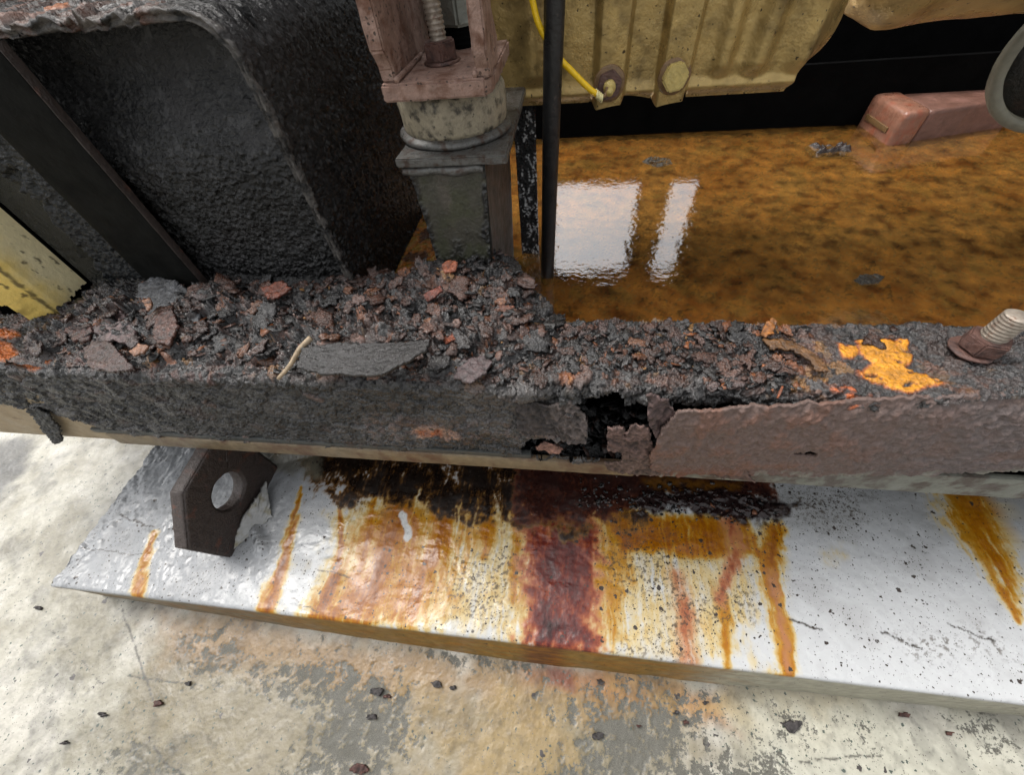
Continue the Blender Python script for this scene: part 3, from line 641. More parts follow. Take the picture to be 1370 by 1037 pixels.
def U(px, py):                                                # photograph point -> (x, distance along the unrolled beam)
    p = onz(px, py, 0.0)
    if p[1] >= YB + 0.008: return p[0], np.interp(-p[1], -bpath[6:, 0][:len(bpath[6:])], seg[6:]) if False else seg[6] + (0.284 - p[1])
    q = ony(px, py, YB); return q[0], s_edge + (-0.012 - q[2])
def ul(pts): return np.array([U(a, b) for a, b in pts])
top = sst(s_edge - 0.004, s_edge - 0.020, S); front = 1 - top
big, bc, br, bh = flakes(X, S, 0.030, 101, 1.6, 0.5, 1.4)
med, mc, mr, mh = flakes(X, S, 0.011, 103, 1.8, 0.5, 1.2)
sml, sc2, sr, sh = flakes(X, S, 0.0048, 107, 1.8, 0.4)
n1 = fbm(X / 0.06, S / 0.04, 4, 111); n2 = fbm(X / 0.01, S / 0.01, 5, 113); n3 = fbm(X / 0.003, S / 0.003, 3, 117)
left = sst(0.03, -0.05, X + 0.03 * n1)                         # black crusted left half of the face
rightsmooth = sst(0.19, 0.27, X)                               # calmer metal by the anchor bolt
amp = 1.0 - 0.65 * rightsmooth
hh = amp * (0.0035 * big * (0.6 + 0.4 * top) + 0.0030 * med + 0.0014 * sml) + 0.0007 * n3 + 0.0016 * n2 + 0.0007 * n3
hh += top * 0.004 * n1
hh -= (0.0040 * sst(0.16, 0.0, mc) * front + 0.0022 * sst(0.14, 0.0, mc) * top * amp + 0.0030 * sst(0.07, 0.0, bc)) * sst(-0.5, 0.1, n1 + 0.3)
hh += front * (0.0018 * med + 0.0018 * big - 0.0010 * sml - 0.0010 * n2 - 0.0009 * n3)
fr_l = front * left
lipr = np.exp(-((S - s_edge + 0.004) / 0.007) ** 2) * sst(0.02, -0.05, X) * sst(-0.62, -0.5, X)
hh += lipr * (0.0055 + 0.006 * n1)
hh = np.where(fr_l > 0, hh + fr_l * (0.0025 * n1), hh)
# palette
cT = pick(mr, (3, 4, 2.2, 2, 2.2, 0.8, 0.5)); cS = pick(sr, (3, 5, 2, 2, 2, 1.0, 0.5))
cc = cT * 0.6 + cS * 0.4
cF = pick(mr, (7, 6, 1.2, 0.4, 0.15, 0.0, 0.0)) * 0.5 + pick(br, (6, 6, 1.2, 0.3, 0.1, 0, 0)) * 0.5
cF = cF * 0.9
c = cc * top[..., None] + cF * front[..., None]
c = mix(c, C_GRY * 0.7, rightsmooth * top * 0.6)
c = c * (top * (0.75 + 0.5 * mh) + front * (0.4 + 0.75 * mh + 0.5 * bh * (1 - 0.5 * mh)))[..., None]
# pinkish and orange metal laid bare along the lower edge and round the hole
def UB(pts, soft, amt=1.0, nz=0.6): return sst(-soft, soft, sdpoly(X, S, ul(pts)) + soft * nz * (2 * n1 + 1.6 * n2)) * amt
c = mix(c, srgb(176, 134, 110), UB([(545, 570), (585, 572), (610, 578), (612, 588), (560, 586)], 0.004, 0.85) * sst(-0.2, 0.2, n2 + 0.1))
c = mix(c, srgb(164, 86, 36), UB([(556, 575), (590, 577), (592, 585), (560, 583)], 0.003, 0.85))
c = mix(c, srgb(104, 84, 78), UB([(480, 560), (740, 570), (760, 590), (640, 588), (500, 585)], 0.008, 0.6) * sst(-0.1, 0.35, n2))
c = mix(c, srgb(98, 78, 72), UB([(690, 535), (780, 548), (790, 592), (700, 575)], 0.008, 0.7) * sst(-0.2, 0.25, fbm((X + S * 0.5) / 0.02, (S - X) / 0.004, 4, 133)))
c = mix(c, srgb(74, 70, 68), UB([(590, 520), (720, 520), (760, 575), (640, 575)], 0.01, 0.5))
c = mix(c, srgb(86, 42, 28), UB([(100, 435), (300, 400), (420, 410), (380, 490), (130, 500)], 0.02, 0.6) * sst(0, 0.3, n2 + 0.1 * n1))
# flaked film of yellow paint near the anchor bolt, orange freckles round it
rag = 0.0040 * fbm(X / 0.006, S / 0.006, 4, 137)
yel = UB([(1146, 454), (1214, 455), (1223, 480), (1216, 492), (1240, 500), (1264, 512), (1254, 531), (1226, 535), (1186, 518), (1156, 506), (1154, 494), (1168, 485), (1152, 474)], 0.0022, 1.0, 0.45)
yel = np.maximum(yel, UB([(1126, 462), (1146, 462), (1148, 480), (1128, 480)], 0.002, 0.9, 1.1))
yel = np.maximum(yel, UB([(1140, 492), (1165, 490), (1200, 504), (1150, 504)], 0.002, 0.7, 1.0) * 0.7)
yel = np.clip(yel + rag / 0.004 * 0.55 * sst(0.02, 0.3, yel) * sst(1.1, 0.7, yel) - 1.2 * sst(0.36, 0.5, fbm(X / 0.011, S / 0.008, 4, 139)) - 0.25 * sst(0.3, 0.5, n3), 0, 1)
c = mix(c, srgb(170, 82, 16), np.clip(yel * 1.6, 0, 1)); c = mix(c, C_YEL * (0.85 + 0.5 * n2)[..., None], sst(0.4, 0.85, yel))
c = mix(c, srgb(206, 104, 44), UB([(1132, 528), (1155, 525), (1158, 542), (1138, 544)], 0.003, 0.8, 1.0) * sst(-0.1, 0.2, n2))
c = mix(c, srgb(176, 92, 40), UB([(985, 450), (1000, 450), (1000, 465), (985, 465)], 0.003, 0.7, 1.0))
for pp in ([(-60, 425), (10, 440), (30, 448), (28, 454), (0, 452), (-60, 445)], [(-60, 440), (12, 462), (28, 474), (48, 488), (46, 500), (20, 494), (-60, 470)]):
    c = mix(c, srgb(190, 98, 10), UB(pp, 0.003, 1.0, 0.6))
hh = hh * (1 - 0.75 * yel) + 0.0012 * yel
# the rot hole
hh = hh * (1 - 0.42 * front * left)
HOLE = [(752, 536), (764, 538), (782, 536), (790, 538), (803, 531), (825, 527), (836, 534), (834, 545), (855, 553), (868, 552), (880, 556), (906, 557), (900, 575), (868, 590), (845, 612), (700, 612), (697, 597), (704, 592), (738, 585), (762, 594), (784, 593), (786, 578), (787, 557), (776, 550), (764, 540)]
hole = inpoly(X + 0.0016 * n3 + 0.0018 * n2, S + 0.0016 * n2, ul(HOLE))
hole |= (X > 0.0) & (S > s_edge + 0.004 + 0.004 * n2) & (X > 0.045)      # right of the hole the face itself is gone: a peeled plate hangs there
low_l = np.interp(X, [-0.95, -0.72, -0.62, -0.56, 0.9], [-0.052, -0.060, -0.085, -0.131, -0.131]) + 0.004 * n2 + 0.006 * n1
hole |= (X > 0.09) & (Yb < np.interp(X, [0.084, 0.10, 0.21, 0.345, 0.8], [0.176, 0.179, 0.1935, 0.209, 0.215]) - 0.001) & (S > seg[6])
keep = ~hole & ~((Zb < low_l) & (Yb < YB + 0.001))
nearhole = sst(0.014, 0.0, np.abs(sdpoly(X, S, ul(HOLE))))
hh = hh + nearhole * 0.003 * (med + 0.3)
c = mix(c, srgb(118, 112, 110), nearhole * top * 0.55)
P = np.stack([X, Yb + nrm2[:, 0] * hh, Zb + nrm2[:, 1] * hh], -1)
msk = np.zeros(X.shape + (3,)); msk[..., 1] = front * 0.06 + yel * 0.3
crust = grid_obj("rust_crust", P, M_crust, beam, c, msk, keep, smooth=False)
# inside of the channel: back web and bottom flange, and the edge that shows below the crust
box("back_web", (-0.95, 0.278, -0.148), (0.8, 0.284, -0.006), M_dark, beam)
box("bottom_flange", (-0.95, 0.206, -0.152), (0.8, 0.277, -0.146), M_dark, beam)
box("flange_edge", (-0.585, 0.1965, -0.153), (0.085, 0.2055, -0.128), M_lip, beam, 0.003, 0.010, 0.0005, 0.02, 3)
box("bare_flange_edge", (0.0855, 0.1985, -0.152), (0.8, 0.2055, -0.112), M_primer, beam, 0.003, 0.010, 0.0008, 0.02, 4)
box("dark_flange_strip", (-0.60, 0.1985, -0.1275), (-0.03, 0.2055, -0.120), M_strip, beam, 0.001, 0.010, 0.0006, 0.02, 6)
box("primed_face", (-0.95, 0.2022, -0.153), (-0.5855, 0.206, -0.045), M_beige, beam, 0.002, 0.012, 0.0004, 0.03, 5)

def patch(name, pts, plane, mat_, parent, col, disp=None, thick=0.0015, res=0.0009, edge=0.0012, seed=0, mfac=0.3, f=None, rel=1.0):
    """a torn sheet: outline measured on a plane ('y',v) or ('z',v), real thickness, bent by disp(u,v,inside distance)"""
    ax, val = plane
    o2 = lyx(pts, val) if ax == 'y' else lzx(pts, val)
    lo = o2.min(0) - 0.004; hi = o2.max(0) + 0.004
    u = np.arange(lo[0], hi[0], res); v = np.arange(lo[1], hi[1], res); A, Bv = np.meshgrid(u, v, indexing='ij')
    nz = fbm(A / 0.006, Bv / 0.006, 3, seed + 1)
    sd_ = sdpoly(A, Bv, o2); kp = sd_ + edge * 1.6 * nz > 0
    n_lo = fbm(A / 0.02, Bv / 0.02, 4, seed + 2); n_hi = fbm(A / 0.005, Bv / 0.005, 4, seed + 3)
    d = rel * (0.0028 * n_lo + 0.0020 * n_hi + 0.0014 * flakes(A, Bv, 0.006, seed + 4, 1.6, 0.5)[0])
    if disp is not None: d = d + disp(A, Bv, (A - lo[0]) / (hi[0] - lo[0]), (Bv - lo[1]) / (hi[1] - lo[1]), sd_)
    if ax == 'y':
        P_ = np.stack([A, val - d, Bv], -1); nr = (0, -1, 0)
    else:
        P_ = np.stack([A, Bv, val + d], -1); nr = (0, 0, 1)
    cl = np.ones(A.shape + (3,)) * np.asarray(col) * np.clip(0.95 + 0.9 * n_hi + 0.7 * n_lo, 0.25, 1.6)[..., None]
    if f: cl = f(A, Bv, cl, n_lo, n_hi)
    mk = np.zeros(A.shape + (3,)); mk[..., 1] = mfac
    return grid_obj(name, P_, mat_, parent, cl, mk, kp, thick, nrm=nr, flip=False)

# the peeled brown plate on the right half of the face
u = np.concatenate([np.arange(0.084, 0.47, 0.0010), np.arange(0.47, 0.8, 0.01)]); w = np.linspace(0, 1, 130)
A, W = np.meshgrid(u, w, indexing='ij')
n1 = fbm(A / 0.03, W / 0.25, 4, 201); n2 = fbm(A / 0.008, W / 0.07, 4, 205); n3 = fbm(A / 0.004, W / 0.03, 3, 207)
ytop = np.interp(A, [0.084, 0.10, 0.21, 0.345, 0.8], [0.176, 0.179, 0.1935, 0.209, 0.215])
zt = 0.000 + 0.0018 * fbm(A / 0.012, A * 0 + 5, 4, 211); zbm = np.interp(A, [0.084, 0.16, 0.26, 0.40, 0.8], [-0.145, -0.130, -0.122, -0.090, -0.088]) + 0.003 * fbm(A / 0.018, A * 0 + 2, 4, 213)
zz = zbm + (zt - zbm) * W
yy = 0.1945 + (ytop - 0.1945) * W - 0.006 * np.sin(W * math.pi) - 0.0030 * n1 - 0.0026 * n2 - 0.0014 * n3
roll = sst(0.86, 1.0, W); yy = yy + roll * 0.003
c = np.ones(A.shape + (3,)) * srgb(98, 80, 73)
c = mix(c, srgb(108, 76, 62), sst(0.0, 0.4, n1 + 0.3 * n2) * 0.7); c = mix(c, srgb(88, 82, 81), sst(0.18, 0.36, A) * 0.7 * sst(-0.3, 0.3, n1 + 0.2))
c = mix(c, srgb(104, 62, 44), sst(0.26, 0.08, W + 0.1 * n2) * sst(0.25, 0.1, A) * 0.7)
pl_ = sst(0.14, 0.05, W + 0.06 * n2) * sst(0.02, 0.18, fbm(A / 0.022, W * 2, 4, 219))
c = mix(c, srgb(118, 116, 106), pl_ * 0.8)
hs = sdpoly(A, zz, lyx([(1062, 608), (1080, 605), (1094, 607), (1088, 611), (1068, 610)], 0.19))
kp = ((hs + 0.001 * n3) < 0) & (A > 0.096 + 0.016 * fbm(W * 2.2, W * 0 + 1, 4, 221) - 0.010 * W)
msk = np.zeros(A.shape + (3,)); msk[..., 1] = 0.1
grid_obj("peeled_plate", np.stack([A, yy, zz], -1), M_plate, beam, c, msk, kp, 0.003, nrm=(0, -1, 0))
BR = srgb(86, 66, 60)
TAB = [(812, 571), (830, 567), (837, 570), (832, 577), (837, 579), (842, 566), (858, 562), (868, 566), (872, 590), (878, 604), (860, 611), (842, 606), (830, 602), (812, 601)]
patch("torn_tab", TAB, ('y', 0.186), M_plate, beam, BR, lambda A, Bv, a, b, s: 0.004 * np.sin(a * 3) + 0.002 * b, 0.0025, seed=301)
patch("crumpled_fold", [(866, 535), (872, 532), (893, 541), (902, 556), (910, 570), (912, 610), (896, 614), (884, 600), (872, 576), (866, 560)], ('y', 0.180), M_plate, beam, srgb(84, 67, 64),
      lambda A, Bv, a, b, s: 0.006 * np.sin(a * 5 + b * 3) * (0.4 + 0.6 * b) + 0.003 * fbm(A / 0.01, Bv / 0.01, 3, 5), 0.0022, seed=305)
patch("torn_skirt", [(808, 620), (830, 617), (832, 606), (860, 610), (900, 604), (930, 612), (1000, 632), (1010, 646), (960, 646), (900, 640), (850, 636), (812, 632)], ('y', 0.190), M_plate, beam, srgb(84, 66, 58),
      lambda A, Bv, a, b, s: 0.003 * np.sin(a * 7) - 0.004 * (1 - b), 0.002, seed=309)
patch("curled_lip", [(690, 545), (736, 545), (764, 540), (780, 553), (787, 560), (784, 592), (763, 596), (740, 584), (704, 588), (690, 580)], ('y', 0.1935), M_plate, beam, srgb(70, 62, 59),
      lambda A, Bv, a, b, s: 0.004 * sst(0.6, 1, a) * np.sin(b * 3) + 0.0015 * np.sin((A * 0.7 + Bv) / 0.0016 + 9 * fbm(A / 0.02, Bv / 0.02, 3, 7)) * 0.8 - 0.005 * (1 - a), 0.0022, seed=313, f=lambda A, Bv, cl, l, h: cl * (0.55 + 0.9 * sst(-0.03, 0.03, A + 0.02 * l))[..., None])
patch("torn_splinter", [(716, 599), (728, 592), (742, 595), (755, 603), (745, 606), (720, 604)], ('y', 0.197), M_plate, beam, srgb(120, 88, 76), None, 0.002, seed=317)
patch("hanging_skin", [(36, 548), (48, 546), (66, 555), (82, 572), (86, 588), (76, 592), (62, 580), (52, 566)], ('y', 0.196), M_crust, beam, C_BLK * 1.4, lambda A, Bv, a, b, s: 0.004 * (1 - b), 0.002, seed=321)

# the lifting lug welded under the beam
XL = -0.45
lugo = [onx(*p, XL)[1:] for p in [(285, 592), (245, 660), (252, 735), (300, 742), (350, 684), (352, 600)]]
lugo[0] = np.array([0.235, lugo[1][1] + 0.006]); lugo[5] = np.array([0.235, lugo[4][1] - 0.002]); lugo[3][1] = ZP - 0.002; lugo[4][1] = ZP - 0.006
hc = onx(307, 657, XL)[1:]; hr = 0.026
bm = bmesh.new(); T_ = 0.020
ring_o = []
ang = np.linspace(0, 2 * math.pi, 48, endpoint=False)
def hit(a):
    d = np.array([math.cos(a), math.sin(a)]); best = 9
    for i in range(6):
        p = lugo[i]; q = lugo[(i + 1) % 6]; e = q - p
        den = d[0] * e[1] - d[1] * e[0]
        if abs(den) < 1e-9: continue
        t = ((p[0] - hc[0]) * e[1] - (p[1] - hc[1]) * e[0]) / den; s_ = ((p[0] - hc[0]) * d[1] - (p[1] - hc[1]) * d[0]) / den
        if t > 0 and -1e-6 <= s_ <= 1 + 1e-6: best = min(best, t)
    return hc + d * best
cor = sorted(set(list(ang) + [math.atan2(*(q - hc)[::-1]) % (2 * math.pi) for q in lugo]))
outer = [hit(a) for a in cor]; inner = [hc + hr * np.array([math.cos(a), math.sin(a)]) for a in cor]
rows = []
for x in (XL, XL - T_):
    rows.append(([bm.verts.new((x, *p)) for p in outer], [bm.verts.new((x, *p)) for p in inner]))
n = len(cor)
for i in range(n):
    j = (i + 1) % n
    bm.faces.new((rows[0][0][i], rows[0][0][j], rows[0][1][j], rows[0][1][i])); bm.faces.new((rows[1][0][j], rows[1][0][i], rows[1][1][i], rows[1][1][j]))
    bm.faces.new((rows[0][0][j], rows[0][0][i], rows[1][0][i], rows[1][0][j])); bm.faces.new((rows[0][1][i], rows[0][1][j], rows[1][1][j], rows[1][1][i]))
bmesh.ops.recalc_face_normals(bm, faces=bm.faces)
bmesh.ops.bevel(bm, geom=[e for e in bm.edges if e.calc_face_angle(0) > 0.9], offset=0.0016, segments=2, affect='EDGES')
bmesh.ops.triangulate(bm, faces=bm.faces)
for it in range(5):
    es = [e for e in bm.edges if e.calc_length() > 0.005]
    bmesh.ops.subdivide_edges(bm, edges=es, cuts=1); bmesh.ops.triangulate(bm, faces=[f for f in bm.faces if len(f.verts) > 3])
rough_up(bm, 0.0008, 0.006, 4)
lug = bm_obj("lifting_lug", bm, M_lug, beam, True); lug["label"] = "dark rusty lifting lug plate with a round hole"
# white paint slopped up the foot of the lug
bl = onz(338, 715, ZP)
gu = np.linspace(0, 1, 46); A, W = np.meshgrid(gu, gu, indexing='ij')
def bilin(p00, p10, p11, p01): return [(p00[k] * (1 - A) + p10[k] * A) * (1 - W) + (p01[k] * (1 - A) + p11[k] * A) * W for k in range(3)]
cq = [onz(300, 744, ZP) + [0, 0, 0.002], onz(353, 690, ZP) + [0.012, 0, 0.0], onx(350, 640, XL) + [0.006, 0, 0], onx(322, 690, XL) + [0.002, 0, 0]]
q = bilin(*cq); nn = fbm(A * 4, W * 4, 4, 9)
daub = np.stack(q, -1) + np.stack([0.004 + 0.002 * nn + 0.006 * np.sin(A * 3.1) * np.sin(W * 3.1), -0.002 + 0.001 * nn, 0 * nn], -1)
kp = (np.minimum(np.minimum(A, 1 - A), np.minimum(W, 1 - W)) + 0.06 * fbm(A * 9, W * 9, 3, 4)) > 0.02
grid_obj("paint_daub", daub, M_daub, plinth, None, None, kp, 0.004, nrm=(1, -0.3, 0.2))

# ================================================================== RUST HEAP ON THE DECK (nobody could count it)
hx = np.arange(-0.70, 0.015, 0.0011); hy = np.arange(0.205, 0.46, 0.0011)
X, Y = np.meshgrid(hx, hy, indexing='ij')
def heap_m(x, y):
    n = fbm(x / 0.05, y / 0.05, 4, 401)
    yhi = np.interp(x, [-0.7, -0.45, -0.24, -0.20, -0.145, -0.06, -0.035, 0.02], [0.345, 0.345, 0.345, 0.347, 0.385, 0.390, 0.33, 0.28]); ylo = np.interp(x, [-0.7, -0.5, -0.2, -0.08, 0.0], [0.206, 0.207, 0.208, 0.214, 0.250])
    e = np.minimum(np.minimum((yhi - y), (y - ylo) * 0.8), np.minimum((-0.018 - x) * 0.9, (x + 0.575) * 0.6))
    return e + 0.014 * n
def heap_base(x, y):
    e = heap_m(x, y); n = fbm(x / 0.045, y / 0.04, 4, 405)
    return np.where(e > 0, sst(0, 0.035, e) * (0.012 + 0.014 * n) + 0.002, e * np.where(y > 0.283, 6.0, 0.55))
hb = heap_base(X, Y)
big, bc, br, bh = flakes(X, Y, 0.024, 411, 1.7, 0.5, 1.3); med, mc, mr, mh = flakes(X, Y, 0.010, 413, 2.0, 0.5); sml, s1, sr, sh = flakes(X, Y, 0.0046, 417, 2.0, 0.4)
n1 = fbm(X / 0.05, Y / 0.05, 4, 421); n2 = fbm(X / 0.012, Y / 0.012, 4, 423)
Z = hb + (0.0075 * big + 0.0052 * med + 0.0022 * sml) * sst(-0.01, 0.01, heap_m(X, Y)) + 0.0012 * n2 + 0.0011 * fbm(X / 0.0035, Y / 0.0035, 3, 427) - 0.013 * np.exp(-((X + 0.160) / 0.035) ** 2 - ((Y - 0.222) / 0.010) ** 2)
Z = np.maximum(Z, -0.15)
c = pick(mr, (5, 4, 1.3, 3.4, 2.0, 0.6, 0.2)) * 0.6 + pick(sr, (5, 4, 1.2, 3.4, 2.0, 0.7, 0.2)) * 0.4
c = c * (0.4 + 0.7 * mh)[..., None]
c = mix(c, C_BLK, sst(-0.34, -0.46, X + 0.06 * n1) * sst(0.28, 0.31, Y + 0.02 * n1) * 0.9)
c = mix(c, C_BLK * 0.8, sst(0.0, 0.35, n1) * 0.75); c = mix(c, C_BLK * 0.8, (mh < 0.3) * 0.7)
c = mix(c, C_BLK * 1.2, sst(0.372, 0.384, Y) * 0.6)
msk = np.zeros(X.shape + (3,)); msk[..., 1] = sst(-0.1, 0.4, n1) * -0.0
heap = grid_obj("rust_heap", np.stack([X, Y, Z], -1), M_flake, None, c, msk, Z > -0.149, smooth=False)
tag(heap, "heap of wet black and red-brown rust scale on the beam at the foot of the uprights", kind="stuff")

rng = np.random.default_rng(7)
def scatter(name, n, xy, zf, size, w, label, seed, tilt=0.3, thick=0.0006, mat_=None, elong=1.7):
    r = np.random.default_rng(seed); k = 7
    x, y = xy(r, n); z = zf(x, y); n = len(x)
    s = size[0] * np.minimum(np.exp(r.normal(0, size[1], n)), 2.3); a0 = r.uniform(0, 6.28, n)
    th = np.arange(k) / k * 2 * math.pi
    rad = s[:, None] * np.where(r.uniform(0, 1, (n, k)) < 0.3, r.uniform(0.4, 0.7, (n, k)), r.uniform(0.8, 1.2, (n, k))); ex = r.uniform(1.0, elong, n)
    tj = th[None] + r.uniform(-0.38, 0.38, (n, k)); lx = rad * np.cos(tj) * ex[:, None]; ly = rad * np.sin(tj)
    ca, sa = np.cos(a0)[:, None], np.sin(a0)[:, None]; gx_ = lx * ca - ly * sa; gy_ = lx * sa + ly * ca
    tx = r.normal(0, tilt, n)[:, None]; ty = r.normal(-0.1, tilt, n)[:, None]
    bend = 0.0; jz = r.normal(0, 0.05, (n, k)) * s[:, None]
    gz = gx_ * tx + gy_ * ty + bend * (lx ** 2) * 1.0
    top = np.stack([x[:, None] + gx_, y[:, None] + gy_, z[:, None] + gz + jz + thick], -1)
    cen = np.stack([x, y, z + thick], -1)[:, None]
    bot = np.stack([x[:, None] + gx_ * 0.96, y[:, None] + gy_ * 0.96, z[:, None] + gz + jz - thick], -1)
    V = np.concatenate([cen, top, bot], 1); m = 2 * k + 1
    base = (np.arange(n) * m)[:, None]
    i = np.arange(k); j = (i + 1) % k
    t1 = np.stack([np.zeros(k, int), 1 + i, 1 + j], 1); t2 = np.stack([1 + i, 1 + k + i, 1 + k + j], 1); t3 = np.stack([1 + i, 1 + k + j, 1 + j], 1)
    T = np.concatenate([t1, t2, t3]).ravel()
    F = (base + T[None]).reshape(-1, 3)
    cl = pick(r.uniform(0, 1, n), w) * r.uniform(0.4, 1.15, n)[:, None]
    cl = np.repeat(cl, m, 0); mk = np.zeros_like(cl); mk[:, 1] = np.repeat(r.uniform(-0.2, 0.3, n), m)
    o = mesh_np(name, V.reshape(-1, 3), F, mat_ or M_flake, None, cl, mk, False)
    return tag(o, label, kind="stuff")
def in_heap(r, n):
    x = r.uniform(-0.64, -0.02, n * 3); y = r.uniform(0.215, 0.39, n * 3); e = heap_m(x, y)
    k = (e > 0.002) & (r.uniform(0, 1, n * 3) < 0.35 + 0.65 * sst(-0.5, -0.36, x)); return x[k][:n], y[k][:n]
def heap_z(x, y):
    return heap_base(x, y) + 0.0075 * flakes(x, y, 0.024, 411, 1.7, 0.5, 1.3)[0] + 0.0052 * flakes(x, y, 0.010, 413, 2.0, 0.5)[0] + 0.0012
scatter("rust_scale", 420, in_heap, heap_z, (0.0034, 0.6), (5, 3.2, 1.2, 5, 2.6, 0.45, 0.15), "small loose rust scales scattered over the heap", 11, 0.2)
def sheets(name, n, xy, zf, size, seed, label):
    """ragged layered sheets of scale: each a small shell with a torn outline, a curl and a second layer on top"""
    r = np.random.default_rng(seed); x, y = xy(r, n); z = zf(x, y); g = np.linspace(-1.25, 1.25, 24); A, Bv = np.meshgrid(g, g, indexing='ij')
    Vs, Qs, Cs = [], [], []; off = 0; Q0 = gridq(24, 24); th = np.arctan2(Bv, A); rr = np.hypot(A, Bv)
    pal = np.array([(0.050, 0.022, 0.014), (0.014, 0.0125, 0.012), (0.085, 0.046, 0.035), (0.030, 0.026, 0.025), (0.12, 0.045, 0.018), (0.055, 0.034, 0.030)])
    for k in range(len(x)):
        q = r.uniform(0, 100); rim = 0.86 + 0.22 * np.sin(th * r.integers(2, 4) + q) * r.uniform(0.3, 1) + 0.34 * fbm(A * 1.6 + q, Bv * 1.6 - q, 4, 3, 0.65)
        kp = (rr < rim).ravel(); Qk = Q0[kp[Q0].all(1)]
        if len(Qk) < 12: continue
        s_ = size * math.exp(r.normal(0, 0.38)); a0 = r.uniform(0, 6.28); ex = r.uniform(0.55, 0.9)
        lx = A * s_; ly = Bv * s_ * ex; gx_ = lx * math.cos(a0) - ly * math.sin(a0); gy_ = lx * math.sin(a0) + ly * math.cos(a0)
        nz = fbm(A * 2 + q, Bv * 2, 4, 5, 0.6)
        layer = 0.0010 * (rr < rim * 0.72 + 0.3 * fbm(A * 1.3 - q, Bv * 1.3, 3, 9)) + 0.0007 * (fbm(A * 1.5, Bv * 1.5 + q, 3, 11) > 0.15)
        zz_ = z[k] + gx_ * r.normal(0, 0.18) + gy_ * r.normal(0.05, 0.22) + r.normal(0, 10) * lx * lx + layer + 0.0012 * nz
        P_ = np.stack([x[k] + gx_, y[k] + gy_, zz_], -1).reshape(-1, 3)
        cl = pal[r.choice(6, p=[.42, .22, .10, .08, .09, .09])] * r.uniform(0.5, 1.2) * np.clip(1 + 0.7 * nz + 0.5 * (layer > 0.0012), 0.3, 1.8)[..., None]
        V1, Q1, c1 = compact(P_, Qk, cl); m = len(V1)
        e = np.concatenate([Q1[:, [a, (a + 1) % 4]] for a in range(4)]); ke = e[:, 0].astype(np.int64) * m + e[:, 1]; kr = e[:, 1].astype(np.int64) * m + e[:, 0]; b = e[~np.isin(ke, kr)]
        side = np.stack([b[:, 1], b[:, 0], b[:, 0] + m, b[:, 1] + m], 1)
        Vs += [V1, V1 - [0, 0, 0.0022]]; Cs += [c1, c1 * 0.7]; Qs += [Q1 + off, Q1[:, ::-1] + m + off, side + off]; off += 2 * m
    C_ = np.concatenate(Cs); o = mesh_np(name, np.concatenate(Vs), np.concatenate(Qs), M_flake, None, C_, np.zeros_like(C_), False)
    return tag(o, label, kind="stuff")
sheets("rust_slab", 190, in_heap, lambda x, y: heap_z(x, y) + 0.002, 0.0095, 23, "larger torn layered plates of rust lying among the scale of the heap")
scatter("rust_grit", 1500, in_heap, lambda x, y: heap_z(x, y) + 0.0004, (0.0013, 0.4), (5, 3, 1, 5, 2.4, 0.9, 0.2), "fine rust grit among the scale of the heap", 29, 0.5, 0.0005)
def in_top(r, n):
    x = r.uniform(-0.06, 0.30, n * 2); y = r.uniform(0.205, 0.28, n * 2)
    k = (r.uniform(0, 1, n * 2) < 1 - 0.85 * sst(0.16, 0.22, x)) & ~((x > -0.01) & (x < 0.11) & (y < 0.222)) & ~((x > 0.20) & (x < 0.305) & (y < 0.262)); return x[k][:n], y[k][:n]
scatter("rust_crumb", 700, in_top, lambda x, y: 0.0012 + 0 * x, (0.0020, 0.5), (4, 5, 2.4, 3, 2.6, 0.7, 0.4), "fine grey and brown rust crumbs on top of the beam right of the heap", 13, 0.35)
sheets("rust_plate", 95, in_top, lambda x, y: 0.0022 + 0 * x, 0.0075, 27, "torn layered plates of rust on the beam right of the heap")
def in_hole(r, n): return r.uniform(-0.06, 0.12, n), r.uniform(0.21, 0.27, n)
scatter("dark_rubble", 420, in_hole, lambda x, y: -0.140 + 0.02 * np.abs(fbm(x / 0.03, y / 0.03, 2, 3)) + 0.3 * (y - 0.21), (0.0045, 0.4), (9, 1, 0.1, 1, 0, 0, 0), "dark rust rubble inside the rotted hole of the beam", 17, 0.5)
def in_crumb(r, n):
    x = r.uniform(0.03, 0.30, n); y = r.normal(0.222, 0.012, n); return x, y
scatter("fallen_crumb", 260, in_crumb, lambda x, y: ZP + 0.002 + 0 * x, (0.0017, 0.4), (5, 2, 0.4, 3, 0.5, 0.1, 0), "dark rust crumbs fallen on the plinth under the rotted hole", 19, 0.3)

# ---- single flakes one can pick out of the heap
def flake(name, pts, z, col, label, disp=None, thick=0.002, seed=0, cat="rust flake", group=None, mf=0.25, edge=0.0014, rel=0.55, k=0.42):
    o = patch(name, pts, ('z', z), M_flake, None, np.asarray(col) * k, disp, thick, 0.0009, edge, seed, mf, None, rel)
    return tag(o, label, cat, group)
G = "single flakes lying on the beam"
flake("rust_flake", [(395, 490), (403, 464), (450, 453), (520, 456), (578, 459), (574, 476), (548, 490), (512, 505), (488, 502), (455, 496), (425, 496)], 0.031, srgb(62, 58, 57),
      "broad dark curled rust sheet with a black gap beneath its front edge", lambda A, Bv, a, b, s: 0.007 * (a - 0.4) ** 2 * 4 + 0.006 * (1 - b) * sst(0.3, 0.8, a) - 0.004, 0.0028, 501, group=G, edge=0.001, rel=0.3, k=0.27)
flake("rust_flake", [(680, 434), (700, 430), (744, 432), (742, 440), (726, 443), (712, 447), (684, 447)], 0.007, srgb(92, 90, 88), "flat grey slab of scale on the rear edge of the beam below the black rod", None, 0.004, 505, group=G, edge=0.001)
